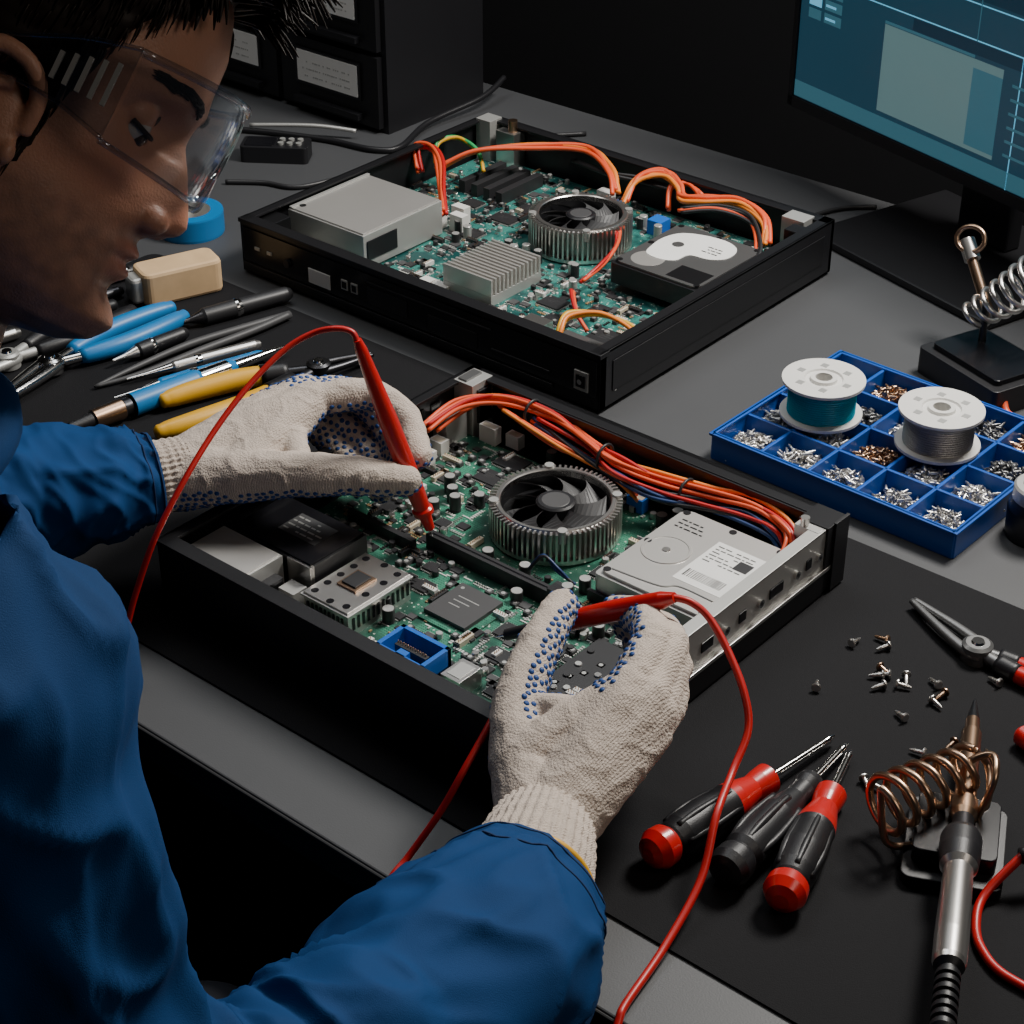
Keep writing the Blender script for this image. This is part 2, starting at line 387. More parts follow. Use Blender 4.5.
for x,y,h in((-.134,.078,.017),(-.107,.055,.017),(-.12,.066,.016),(-.12,.04,.014),(-.095,.075,.014),(.011,.014,.013),(-.03,.012,.012),(.06,.012,.014),(.065,.03,.014),(-.046,-.103,.016),(-.034,-.112,.014),(-.09,.175,.016),(.055,.155,.014),(.062,.17,.014),(-.026,-.161,.013),(.03,-.02,.012),(-.15,.05,.017),(.1,-.02,.013),(.115,-.015,.013)):
    cap(b,x,y,Z,.0055,h)
b.b2(-.085,.055,-.009,.000,Z,.034,CHIP);b.b2(-.082,.052,-.0055,-.0035,.034,.0343,BLKG);b.b2(.055,.064,-.010,.001,Z,.038,BLK)
b.b2(-.17,-.09,-.022,-.016,Z,.03,CHIP)
for a in((.003,.055,-.168,-.164),(.003,.055,-.136,-.132),(.003,.007,-.168,-.132),(.051,.055,-.168,-.132),(.024,.034,-.168,-.158)):b.b2(a[0],a[1],a[2],a[3],Z,.044,BLUC)
b.b2(.003,.055,-.168,-.132,Z,.028,BLUC);b.b2(.012,.046,-.153,-.148,.028,.04,CHIP)
for i in range(12):b.b2(.013+i*.0027,.014+i*.0027,-.1502,-.1492,.04,.0425,BRZ)
b.b2(.063,.083,-.154,-.127,Z,.035,SIL);b.b2(.066,.08,-.15,-.131,.035,.0355,LGT)
b.b2(.03,.1,-.186,-.17,Z,.03,SIL);b.b2(.04,.05,-.184,-.172,.03,.0305,CHIP);b.b2(.06,.09,-.183,-.173,.03,.0303,LGT)
for x,y,w,h,t in((-.19,.125,.016,.012,.014),(-.165,.172,.02,.01,.018),(-.185,.1,.012,.02,.012),(-.14,.18,.016,.01,.014),(.02,.165,.018,.01,.014)):
    b.b2(x-w/2,x+w/2,y-h/2,y+h/2,Z,Z+t,WHT if x<0 else BLUC);b.b2(x-w/2+.002,x+w/2-.002,y-h/2+.002,y+h/2-.002,Z+t,Z+t+.0002,CRM)
b.b2(.12,.2,-.12,-.02,Z,.022,CHIP);b.b2(.125,.195,-.17,-.13,Z,.03,CHIP2)
b.obj('board_components',pc,.0004)
b=MB()
b.b2(-.094,-.042,-.152,-.076,Z,.044,SIL);b.b2(-.096,-.040,-.154,-.074,.040,.042,LGT)
for i in range(9):
    for yy in(-.1525,-.0755):b.b2(-.09+i*.005,-.0875+i*.005,yy-.0006,yy+.0006,.024,.036,BLKG)
for i in range(12):b.b2(-.0418,-.0414,-.147+i*.006,-.144+i*.006,.024,.036,BLKG)
for x,y in((-.087,-.145),(-.087,-.083),(-.05,-.145),(-.05,-.083),(-.087,-.114),(-.05,-.1),(-.066,-.148),(-.068,-.08),(-.05,-.122),(-.087,-.098),(-.087,-.13)):b.cyl((x,y,.044),(x,y,.0443),.0035,m=BLKG,n=12)
b.b2(-.079,-.057,-.127,-.101,.044,.0460,BRZ);b.b2(-.076,-.060,-.124,-.104,.0460,.0478,CHIP)
b.obj('shield_cage',pc,.0006)
b=MB()
b.b2(-.203,-.130,-.187,-.140,.016,.058,LGT);b.b2(-.201,-.132,-.185,-.142,.058,.0595,SILW);b.b2(-.13,-.12,-.18,-.15,.016,.045,DKM)
b.b2(-.2,-.1,-.136,-.068,.02,.056,BLK);b.b2(-.198,-.102,-.134,-.07,.056,.058,BLKG)
b.b2(-.165,-.12,-.112,-.082,.058,.0583,CHIP2);txt(b,-.163,-.122,-.110,-.084,.0584,4,rn,LGT)
b.b2(-.128,-.1,-.137,-.132,.03,.056,SIL);b.b2(-.12,-.098,-.19,-.16,.018,.034,SIL);b.b2(-.118,-.1,-.158,-.142,.018,.04,LGT)
b.obj('card_reader_drive',pc,.0008)
b=MB();fan(b,-.015,.088,.02,.052,.060,.050);b.obj('heatsink_fan',pc)
b=MB();hdd(b,.079,.194,.024,.156,.024,.050,LGT,SILW)
b.lathe([(0,.0225),(.0008,.022),(.0008,.020),(.0003,.0195),(.0003,0)],(.108,.088,.05),(0,0,1),SILW,40)
b.lathe([(.0003,.004),(.001,.0035),(.001,0)],(.108,.088,.05),(0,0,1),SIL,16)
b.tube([(.09,.035,.0500),(.135,.04,.0500),(.150,.05,.0500),(.184,.05,.0500)],.0012,LGT,6)
b.b2(.136,.186,.058,.128,.0500,.0503,LBL);txt(b,.140,.182,.094,.124,.0504,6,rn,CHIP2)
for i in range(18):
    w=rn.choice([.0006,.001,.0015]);b.b2(.140+i*.0022,.140+i*.0022+w,.066,.078,.0503,.0504,CHIP)
b.b2(.168,.182,.100,.114,.0504,.0505,CHIP);txt(b,.09,.12,.122,.14,.0502,3,rn,DKM)
b.b2(.1,.13,.012,.024,.024,.034,BLK);b.b2(.075,.2,.020,.0235,.02,.03,BLKM)
b.obj('hard_drive',pc,.0006)
b=MB()
base=[(-.185,.105,.05),(-.178,.150,.06),(-.150,.178,.064),(-.095,.184,.063),(-.045,.172,.062),(.0,.164,.058),(.045,.166,.056),(.09,.176,.056),(.135,.182,.058),(.172,.174,.056),(.192,.160,.05),(.197,.13,.035)]
wirebundle(b,base,8,.0022,.007,[ORW,ORW,ORY,REDW,ORW,ORW,REDW],rn,.003)
wirebundle(b,[(-.11,.180,.056),(-.045,.168,.052),(.0,.156,.05),(.05,.154,.047),(.09,.166,.048),(.135,.174,.05),(.168,.17,.05),(.182,.165,.04)],7,.002,.006,[CHIP,BLW,CHIP,ORW,REDW],rn,.003)
wirebundle(b,[(-.15,.172,.06),(-.07,.162,.052),(-.02,.162,.05),(.015,.155,.045),(.02,.165,.03)],4,.0019,.004,[ORW,ORY,ORW],rn)
wirebundle(b,[(.018,.012,.03),(.03,.016,.046),(.045,.015,.04),(.06,.02,.03)],3,.0014,.002,[BLW,CHIP],rn)
for p in((-.02,.166,.06),(.07,.170,.056),(-.12,.182,.064)):
    b.tube([(p[0],p[1]+.012*math.cos(a),p[2]-.001+.012*math.sin(a)) for a in [i*math.pi/4 for i in range(8)]],.0015,CHIP,6,4,True)
b.obj('wiring_harness',pc)
# ---- far computer
pc2=empty('open_desktop_computer.001',(-.3977,.525,0))
W,D,H=.2635,.2185,.069
rn=random.Random(11)
b=MB()
b.b2(-W,W,-D,D,.003,.006,BLKM)
for x in(-W+.03,W-.03):
    for y in(-D+.03,D-.03):b.b2(x-.012,x+.012,y-.012,y+.012,0.0003,.004,BLK)
b.b2(-W,W,-D,-D+.010,.003,H-.004,BLK);b.b2(-W-.001,W+.001,-D-.002,-D+.014,H-.005,H,BLKM)
b.b2(-W+.004,W-.004,-D-.0015,-D,.018,.060,BLKG);b.b2(-W+.004,W-.06,-D-.003,-D,.012,.016,BLK)
b.b2(-.152,-.118,-D-.0025,-D-.001,.022,.040,LBL)
for x in(-.235,-.215):b.b2(x-.004,x+.004,-D-.0028,-D-.001,.036,.04,LGT)
b.cyl((-.185,-D-.001,.035),(-.185,-D-.005,.035),.005,m=DKM)
for x in(-.095,-.08):b.b2(x-.005,x+.005,-D-.0028,-D-.001,.030,.042,LGT);b.b2(x-.0035,x+.0035,-D-.0032,-D-.001,.032,.040,BLKG)
b.b2(-.06,.0,-D-.0025,-D-.001,.025,.045,BLK);b.b2(.03,.10,-D-.0025,-D-.001,.022,.04,BLK)
b.b2(-.06,.12,-D-.003,-D-.001,.050,.0515,DKM);b.b2(.12,.2,-D-.003,-D-.001,.028,.030,DKM)
b.b2(.232,.25,-D-.0035,-D-.001,.022,.044,LGT);b.b2(.235,.247,-D-.0045,-D-.003,.026,.040,BLKG);b.cyl((.241,-D-.004,.033),(.241,-D-.006,.033),.003,m=CHR,n=12)
b.b2(-W,-W+.003,-D,D,.003,H,BLKM);b.b2(-W,-W+.012,-D,D,H-.003,H,BLKM)
b.b2(-W,W,D-.006,D,.003,H,BLK);b.b2(-W,W,D-.016,D,H-.003,H,BLKM)
b.b2(W-.003,W,-D,D,.003,H,BLK);b.b2(W-.014,W,-D,D,H-.003,H,BLKM);b.b2(W,W+.001,-D+.02,D-.02,.02,.055,BLKM)
b.b2(-W+.006,-W+.03,D-.03,D-.006,.012,H+.003,LGT);b.b2(-W+.04,-W+.07,D-.03,D-.008,.012,H-.005,SIL);b.cyl((-W+.06,D-.02,H-.005),(-W+.06,D-.02,H+.01),.006,m=BRZ)
b.b2(-W+.008,-W+.032,-D+.02,-D+.05,.03,.062,DKM);b.b2(-W+.036,-W+.06,-D+.012,-D+.03,.02,.055,LGT)
b.b2(W-.05,W-.02,D-.035,D-.012,.012,H+.002,LGT);b.b2(W-.03,W-.012,D-.06,D-.04,.03,H,BLKM)
b.obj('chassis',pc2,.0006)
b=MB()
b.b2(-.255,.255,-.205,.205,.016,Z,PCB2)
smd(b,-.25,.25,-.2,.2,Z,1400,rn,[(-.252,-.126,-.158,-.018),(-.03,.044,-.132,-.04),(-.05,.075,.003,.127),(.112,.237,-.012,.126)])
b.obj('motherboard',pc2)
b=MB()
for x,y,w,h in((-.09,.1,.036,.028),(-.06,.14,.034,.026),(-.1,.06,.034,.024),(-.16,.07,.024,.02),(.09,-.08,.030,.024),(.05,-.14,.026,.022),(.12,-.11,.03,.02),(.19,-.11,.044,.034),(-.07,-.02,.024,.02),(.08,.16,.03,.02),(.15,.17,.02,.02),(-.06,-.18,.03,.018),(.14,-.06,.02,.02),(-.1,.0,.022,.026)):
    chip(b,x,y,Z,w,h)
for i in range(30):
    cap(b,rn.uniform(-.12,.1),rn.choice([rn.uniform(-.04,0),rn.uniform(.13,.18),rn.uniform(-.19,-.14)]),Z,.005,rn.uniform(.01,.018),CHIP if rn.random()<.5 else LGT)
for x,y in((-.135,.02),(-.15,-.005),(-.03,.17),(.1,-.17),(-.12,.0)):b.b2(x-.01,x+.01,y-.006,y+.006,Z,.04,WHT)
for k in range(4):b.b2(-.2+k*.02,-.19+k*.02,.09,.17,Z,.034,CHIP)
b.b2(-.06,-.02,-.14,-.125,Z,.024,WHT)
b.b2(.17,.21,-.2,-.17,Z,.034,LGT);b.b2(.09,.14,-.2,-.175,Z,.028,BLUC);b.b2(.1,.13,-.155,-.13,Z,.03,SIL)
b.b2(.055,.075,.14,.16,Z,.036,BLUC);b.b2(-.12,-.1,-.2,-.17,Z,.03,BLUC);b.b2(.15,.2,-.16,-.13,Z,.026,DKC)
b.obj('board_components',pc2,.0004)
b=MB()
b.b2(-.25,-.128,-.155,-.021,.02,.062,LGT);b.b2(-.248,-.13,-.153,-.023,.062,.064,SILW);b.cyl((-.24,-.14,.064),(-.24,-.14,.0645),.004,m=DKM);b.b2(-.128,-.1265,-.15,-.1,.03,.054,DKM)
b.b2(-.249,-.244,-.154,-.022,.064,.0655,LGT);b.b2(-.245,-.14,-.1572,-.155,.026,.036,DKM)
b.obj('optical_drive',pc2,.0008)
b=MB()
b.b2(-.029,.042,-.130,-.043,Z,.03,LGT)
for i in range(13):b.b2(-.029,.042,-.130+i*.0069,-.1268+i*.0069,.03,.05,SILW)
b.obj('passive_heatsink',pc2,.0003)
b=MB();fan(b,.013,.065,.02,.058,.061,.049,66);b.obj('heatsink_fan',pc2)
b=MB();hdd(b,.114,.235,-.010,.123,.028,.055,BLK,DKC)
b.lathe([(0,.020),(.0006,.0195),(.0006,.0)],(.145,.02,.0545),(0,0,1),SILW,32);b.b2(.185,.228,-.002,.03,.0545,.0552,DKM)
blob=[(.128+.0,.05),(.135,.03),(.155,.026),(.172,.034),(.176,.055),(.2,.06),(.214,.075),(.21,.1),(.19,.112),(.16,.11),(.135,.098),(.126,.075)]
blob=[(p.x,p.y) for p in cr([(x,y,0) for x,y in blob],5,True)]
b.prism(blob,.055,.0558,LBL);txt(b,.18,.205,.070,.090,.0559,3,rn,DKM);b.cyl((.15,.07,.0558),(.15,.07,.0562),.007,m=DKC)
b.obj('hard_drive',pc2,.0006)
b=MB()
def mm(L):return [(x/1000+.3977,y/1000-.525,z/1000) for x,y,z in L]
wirebundle(b,mm([(-640,590,40),(-660,605,60),(-635,610,66),(-600,585,64),(-560,545,52),(-530,515,38)]),4,.0026,.005,[ORW,REDW],rn)
wirebundle(b,mm([(-620,600,45),(-590,640,62),(-540,690,66),(-480,722,68),(-420,690,64),(-395,668,50)]),4,.0030,.005,[ORY,ORW],rn)
wirebundle(b,mm([(-385,672,40),(-390,705,62),(-365,725,68),(-335,715,64),(-320,700,58),(-290,704,62),(-245,712,68),(-200,695,64),(-180,670,50)]),5,.0030,.005,[ORY,ORW,ORW],rn)
wirebundle(b,mm([(-335,695,40),(-345,715,60),(-330,728,62),(-300,715,58)]),2,.0028,.003,[ORW],rn)
wirebundle(b,mm([(-290,460,30),(-275,435,46),(-250,410,40),(-225,400,30)]),2,.0022,.002,[ORW,REDW],rn)
wirebundle(b,mm([(-330,590,50),(-310,560,46),(-300,520,40),(-296,480,34)]),2,.0022,.002,[ORW,REDW],rn)
wirebundle(b,mm([(-215,334,34),(-222,350,52),(-225,370,58),(-200,395,58),(-165,400,50),(-160,385,38)]),3,.0026,.002,[YEL,ORY],rn)
wirebundle(b,mm([(-640,620,44),(-655,640,60),(-640,660,64),(-600,655,58),(-580,640,40)]),3,.0026,.002,[GRN,YEL,GRN],rn)
wirebundle(b,mm([(-300,670,56),(-260,690,62),(-215,690,60),(-170,640,52),(-165,600,44)]),4,.0022,.005,[CHIP,CHIP,ORW],rn)
wirebundle(b,mm([(-500,720,50),(-440,705,56),(-400,715,56),(-350,722,52)]),3,.0024,.005,[CHIP,CHIP],rn)
b.obj('wiring_harness',pc2)
# ---------------------------------------------------------------- component tray + spools
tr=empty('parts_organizer_tray',(.1390,.421,0));tr.rotation_euler=(0,0,math.radians(-1.2))
b=MB();w,d,h=.1345,.113,.029
b.b2(-w,w,-d,d,.0,.003,BLUT)
for s_ in(-1,1):
    b.b2(s_*w-.0015,s_*w+.0015,-d,d,0,h,BLUT);b.b2(-w,w,s_*d-.0015,s_*d+.0015,0,h,BLUT)
    b.b2(s_*w-.003,s_*w+.003,-d-.003,d+.003,h-.003,h,BLUT);b.b2(-w,w,s_*d-.003,s_*d+.003,h-.003,h,BLUT)
nx,ny=5,4
for i in range(1,nx):
    x=-w+2*w*i/nx;b.b2(x-.0018,x+.0018,-d,d,0,h-.002,BLUT)
for j in range(1,ny):
    y=-d+2*d*j/ny;b.b2(-w,w,y-.0018,y+.0018,0,h-.002,BLUT)
b.obj('tray_body',tr,.0008)
def screw(b,p,dirv,L,r,m,n=8):
    p=V(p);a=V(dirv).normalized()
    b.lathe([(0,0),(0,r*1.6),(r*.5,r*2),(r*.9,r*2),(r*.9,r*.9),(L*.35,r*.75),(L*.35+.0002,r),(L*.65,r*.75),(L*.65+.0002,r),(L,r*.5),(L,0)],p,a,m,n)
b=MB();rn=random.Random(5)
for i in range(nx):
    for j in range(ny):
        cx=-w+2*w*(i+.5)/nx;cy=-d+2*d*(j+.5)/ny
        mt=[SIL,SIL,BRZ,LGT,SIL,CHR,DKC][rn.randrange(7)];k=rn.randint(85,120);L=rn.uniform(.007,.012);r=rn.uniform(.0014,.0022)
        for q in range(k):
            rr=rn.gauss(0,.013);rr2=rn.gauss(0,.013)
            x=cx+max(-.019,min(.019,rr));y=cy+max(-.020,min(.020,rr2))
            z=.005+rn.random()**.6*.018*math.exp(-(rr*rr+rr2*rr2)/.0006)
            a=rn.uniform(0,6.28);screw(b,(x,y,z),(math.cos(a),math.sin(a),rn.uniform(-.3,.4)),L,r,mt,6)
b.obj('assorted_screws',tr)
def spool(name,x,y,z,wm):
    o=empty(name,(x,y,z));b=MB();R0=.041;h=.040
    pr=[(0,.008),(0,R0),(.003,R0),(.003,.022),(h-.003,.022),(h-.003,R0),(h,R0),(h,.019),(h-.002,.018),(h-.002,.0135),(h+.001,.013),(h+.001,.0085),(.002,.008),(0,.008)]
    b.lathe(pr,(0,0,0),(0,0,1),WHT,56)
    for i in range(6):
        a=i*math.pi/3;b.b2(.026*math.cos(a)-.0035,.026*math.cos(a)+.0035,.026*math.sin(a)-.0035,.026*math.sin(a)+.0035,h,h+.0003,LGT)
    prs=[]
    N=14
    for i in range(N):
        z0=.003+(h-.006)*i/N;dz=(h-.006)/N
        for t in range(4):prs.append((z0+dz*t/4,.0325+.0014*math.sin(math.pi*t/4)))
    prs.append((h-.003,.0325))
    b.lathe(prs,(0,0,0),(0,0,1),wm,56)
    b.obj('reel',o,0)
    return o
spool('wire_spool',.062,.410,.0292,TEAL);spool('wire_spool.001',.180,.432,.0292,TINW)
# ---------------------------------------------------------------- monitor
mo=empty('computer_monitor',(-.336,.954,.10));mo.rotation_euler=(math.radians(0),0,math.radians(-16.5))
SCR=mat('screen_background',(.014,.050,.080),.3,emis=.62);SC2=mat('screen_panel',(.10,.18,.19),.3,emis=.72);SC3=mat('screen_cyan',(.12,.42,.62),.3,emis=.9)
SC4=mat('screen_mid',(.035,.12,.16),.3,emis=.7);SC5=mat('screen_dark',(.008,.03,.052),.3,emis=.6)
b=MB();mw,mh=.60,.36
b.b2(0,mw,0,.022,0,mh,BLK);b.b2(.06,mw-.06,.022,.05,.05,mh-.06,BLK)
b.b2(-.002,mw+.002,-.003,.0,-.002,.012,BLKM);b.b2(-.002,.006,-.003,0,0,mh,BLKM);b.b2(mw-.006,mw+.002,-.003,0,0,mh,BLKM);b.b2(-.002,mw+.002,-.003,0,mh-.006,mh,BLKM)
y=-.0008
b.b2(.007,mw-.007,y,0,.013,mh-.007,SCR)
def ui(x0,x1,z0,z1,m,k=1):b.b2(x0,x1,y-.0002*k,y,z0,z1,m)
ui(.155,.345,.040,.145,SC2);ui(.30,.345,.045,.135,SC4,2);ui(.007,.593,.165,.1665,SC3);ui(.14,.5,.205,.2065,SC3);ui(.1,.593,.21,.29,SC5);ui(.007,.593,.014,.034,SC4);ui(.20,.593,.150,.164,SC5);ui(.155,.30,.146,.149,SC4,3)
for i in range(4):
    ui(.022,.044,.118+i*.016,.130+i*.016,SC3 if i%2 else SC4,2);ui(.050,.080,.118+i*.016,.130+i*.016,SC4,2);ui(.052,.07,.122+i*.016,.125+i*.016,SC3,3)
for i in range(6):ui(.36,.56,.05+i*.016,.053+i*.016,SC4,2)
ui(.37,.3715,.013,.165,SC3);ui(.30,.3012,.165,.25,SC4,2)
for i in range(40):ui(.12+i*.01,.13+i*.01,.245+.012*math.sin(i*.9),.247+.012*math.sin(i*.9),SC3,2)
b.obj('display',mo)
b=MB();b.b2(.20,.40,.045,.06,.0,.15,BLK)
b.b2(.16,.46,-.10,.13,-.0995,-.09,BLKM);b.b2(.26,.34,.05,.075,-.09,.15,BLK)
b.obj('stand',mo,.003)
# ---------------------------------------------------------------- drawers cabinet
cb=empty('parts_drawer_cabinet',(-.828,.727,0))
b=MB();cw=.40
b.b2(-cw,0,.004,.2,0,.44,BLK)
rn=random.Random(9)
for c in range(2):
    for r in range(4):
        x1=-.008-c*.195;x0=x1-.185;z0=.008+r*.107;z1=z0+.099
        b.b2(x0,x1,-.006,.006,z0,z1,BLKM);b.b2(x0+.03,x1-.03,-.016,-.006,z0+.008,z0+.016,BLK);b.b2(x0+.030,x1-.030,-.009,-.006,z0+.034,z0+.086,DKM)
        b.b2(x0+.035,x1-.035,-.0098,-.009,z0+.038,z0+.082,LBL)
        bb=[(x0+.045+i*.004,rn.uniform(.002,.0035)) for i in range(int((x1-x0-.09)/.004))]
        for q in range(3):
            for xx,ww in bb:
                if rn.random()<.65:b.b2(xx,xx+ww,-.01,-.0098,z0+.046+q*.01,z0+.048+q*.01,LGT)
b.obj('cabinet',cb,.001)
b=MB();b.M=Matrix.Translation((-.885,.575,0))@Matrix.Rotation(math.radians(35),4,'Z');b.rrect(-.045,.045,-.02,.02,0,.022,.006,BLK);b.rrect(-.04,.0,-.015,.015,.022,.023,.003,BLKG)
for i in range(6):b.cyl((.008+(i%3)*.012,-.007+(i//3)*.014,.022),(.008+(i%3)*.012,-.007+(i//3)*.014,.025),.004,m=LGT,n=10)
b.obj('handheld_remote',bevel=.001)
b=MB()
b.lathe([(0,.025),(0,.040),(.003,.0405),(.026,.0405),(.028,.040),(.028,.025),(0,.025)],(-.795,.345,0),(0,0,1),[BLUG,BLUG,BLUG,BLUG,BLUG,WHT],48)
b.obj('blue_tape_roll')
b=MB();b.tube([(-1.0,.60,.0045),(-.94,.63,.0045),(-.867,.657,.0045),(-.80,.67,.005),(-.778,.70,.005),(-.80,.78,.01),(-.79,.88,.02),(-.80,.94,.03)],.004,BLK,8)
b.tube([(-.976,.613,.012),(-.9,.66,.016),(-.85,.69,.012)],.003,LGT,8)
b.obj('equipment_cable')
b=MB();b.tube([(-.87,.47,.004),(-.83,.50,.004),(-.785,.52,.004),(-.76,.60,.004),(-.73,.70,.004),(-.70,.80,.004),(-.62,.90,.004)],.003,CHIP,8);b.obj('equipment_cable.001')
b=MB();b.tube([(-.225,.80,.0035),(-.235,.86,.0035),(-.22,.91,.0035),(-.19,.94,.0035)],.003,CHIP,8);b.obj('monitor_cable')
# ---------------------------------------------------------------- screwdrivers
def driver(name,p0,p1,hl,style):
    p0=V(p0);p1=V(p1);a=(p1-p0);L=a.length;b=MB()
    if style=='red':
        prof=[(0,0),(.0005,.006),(.004,.012),(.011,.0160),(.020,.0155),(.024,.0125),(.026,.0135),(.035,.0160),(.06,.0170),(hl*.62,.0155),(hl*.66,.0158),(hl*.72,.0148),(hl*.86,.0105),(hl*.93,.0118),(hl,.0125),(hl+.003,.009),(hl+.003,.0035)]
        ms=[REDP]*5+[BLK]*5+[REDP]*6
    else:
        prof=[(0,0),(.0005,.008),(.003,.0135),(.01,.0160),(.02,.0155),(.024,.0135),(.03,.0160),(hl*.6,.0150),(hl*.8,.0095),(hl*.9,.0095),(hl*.95,.0115),(hl,.010),(hl+.002,.0035)]
        ms=[BLK]*12
    b.lathe(prof,p0,a,ms,28)
    an=a.normalized();u=an.orthogonal().normalized();w=an.cross(u)
    for i in range(6):
        g=i*math.pi/3+.4;dd=u*math.cos(g)+w*math.sin(g)
        b.tube([p0+an*.03+dd*.0130,p0+an*.05+dd*.0155,p0+an*(hl*.55)+dd*.0145,p0+an*(hl*.68)+dd*.0125],.0030,BLK,6,4)
    b.lathe([(hl,.0032),(L-.012,.0032),(L-.008,.0035),(L,.0012),(L,0)],p0,a,CHR,14)
    b.obj(name)
driver('screwdriver',(.307,-.204,.020),(.331,.010,.010),.134,'red')
driver('screwdriver.001',(.359,-.184,.020),(.344,.008,.010),.134,'blk')
driver('screwdriver.002',(.406,-.182,.020),(.350,.004,.009),.134,'red')
b=MB();rn=random.Random(2)
pos=[(308,116),(331,104),(331,121),(325,98),(318,108),(322,112),(360,124),(368,121),(363,105),(361,69),(380,-18),(397,159),(437,68),(395,41),(274,127),(285,56),(296,152),(300,147),(372,-14),(405,70)]
for x,y in pos:
    a=rn.uniform(0,6.28);screw(b,(x/1000,y/1000,.0068),(math.cos(a),math.sin(a),-.12),.013,.0021,SIL if rn.random()<.8 else BRZ,10)
b.obj('loose_screws')
# ---------------------------------------------------------------- soldering iron + stands
si=empty('soldering_iron')
b=MB();p0=V((.547,-.207,.043));p1=V((.399,.108,.022));a=p1-p0;L=a.length
prof=[(-.035,0),(-.035,.005)]
for i in range(7):
    t=-.03+i*.008;prof+=[(t,.0085),(t+.004,.0085),(t+.0042,.0065),(t+.008,.0065)]
ms=[BLK]*(len(prof)-1)
prof+=[(.03,.0105),(.034,.0115),(.06,.0118),(.13,.0105),(.135,.0135),(.150,.0150),(.165,.0150),(.17,.0135),(.172,.0085),(.19,.0078),(.195,.0098),(.21,.0098),(.214,.0082),(.30,.0078),(.303,.0060),(.318,.0055),(L-.006,.0018),(L,.0006),(L,0)]
ms+=[BLK,SIL,SIL,SIL,SIL,BLK,BLK,BLK,BLK,DKM,BRZ,BRZ,BRZ,BRZ,BRZ,BRZ,DKM,DKM,DKM]
ms=ms[:len(prof)-1]+[DKM]*max(0,len(prof)-1-len(ms))
b.lathe(prof,p0,a,ms,24);b.obj('iron_body',si)
b=MB();b.tube([p0-a.normalized()*.03,(.575,-.258,.022),(.60,-.28,.008),(.66,-.29,.0065),(.74,-.27,.0065)],.0042,BLK,8);b.obj('iron_cord',si)
ss=empty('soldering_iron_stand')
b=MB();b.M=Matrix.Translation((.465,-.040,0))@Matrix.Rotation(math.radians(25),4,'Z')
b.rrect(-.036,.036,-.045,.045,.0024,.012,.008,BLK);b.rrect(-.030,.030,-.030,.036,.012,.026,.006,BLKG)
b.M=Matrix()
c0=V((.416,-.072,.036));c1=V((.446,.012,.040));ax=(c1-c0);u=V((0,0,1));w=ax.normalized().cross(u);pts=[]
T_=6
for i in range(T_*14+1):
    t=i/(T_*14);g=2*math.pi*T_*t;r=.020-.006*t
    pts.append(c0+ax*t+(u*math.cos(g)+w*math.sin(g)*1.15)*r+V((0,0,.002)))
b.tube(pts,.0032,BRZ,8,2)
b.tube([pts[-1],(.455,.02,.04),(.468,.0,.03),(.47,-.02,.02)],.0028,BRZ,8)
b.tube([pts[0],(.43,-.08,.02),(.445,-.06,.012)],.0028,BRZ,8)
b.tube([(.452,-.008,.024),(.447,-.002,.05),(.462,.008,.062),(.474,-.010,.056),(.47,-.02,.024)],.0028,BRZ,8)
b.obj('stand_body',ss,.0008)
s2=empty('solder_coil_holder')
b=MB();b.M=Matrix.Translation((.135,.620,0))@Matrix.Rotation(math.radians(-20),4,'Z');b.rrect(-.06,.06,-.045,.045,0,.03,.006,BLK);b.rrect(-.05,.05,-.035,.035,.03,.036,.005,BLKG);b.M=Matrix()
b.cyl((.115,.64,.03),(.108,.65,.075),.004,m=DKM)
c0=V((.095,.65,.055));c1=V((.165,.655,.125));ax=c1-c0;u=ax.orthogonal().normalized();w=ax.normalized().cross(u);pts=[]
for i in range(7*14+1):
    t=i/98;g=2*math.pi*7*t;r=.014+.012*t;pts.append(c0+ax*t+(u*math.cos(g)+w*math.sin(g))*r)
b.tube(pts,.0028,SIL,8,2)
b.cyl((.108,.66,.06),(.062,.69,.108),.006,m=BRZ);b.cyl((.07,.685,.10),(.055,.695,.115),.009,m=SIL)
b.tube([(.062+.016*math.cos(g),.69+.006*math.sin(g),.120+.012*math.sin(g)) for g in [i*math.pi/4 for i in range(8)]],.0028,BRZ,8,4,True)
b.obj('holder_body',s2,.0008)
b=MB();b.tube([(.2,.565,.006),(.185,.568,.008),(.175,.58,.02),(.17,.6,.028)],.004,ORW,8);b.tube([(.30,.57,.005),(.25,.562,.005),(.2,.565,.006)],.004,ORW,8);b.obj('holder_lead',s2)
b=MB();b.lathe([(0,0),(0,.026),(.002,.028),(.03,.029),(.04,.026),(.052,.026),(.054,.024),(.054,.018),(.044,.016),(.044,0)],(.310,.390,0),(0,0,1),[DKM]*4+[LGT]*5,40);b.obj('tip_cleaner_jar')
b=MB();b.tube([(.517,-.038,.030),(.507,-.07,.010),(.513,-.095,.006),(.53,-.118,.006),(.56,-.13,.006),(.62,-.12,.006),(.68,-.05,.006)],.0035,REDW,8)
b.tube([(.60,.03,.012),(.57,.01,.018),(.54,-.012,.032),(.516,-.042,.030)],.006,BLK,8);b.obj('test_lead')
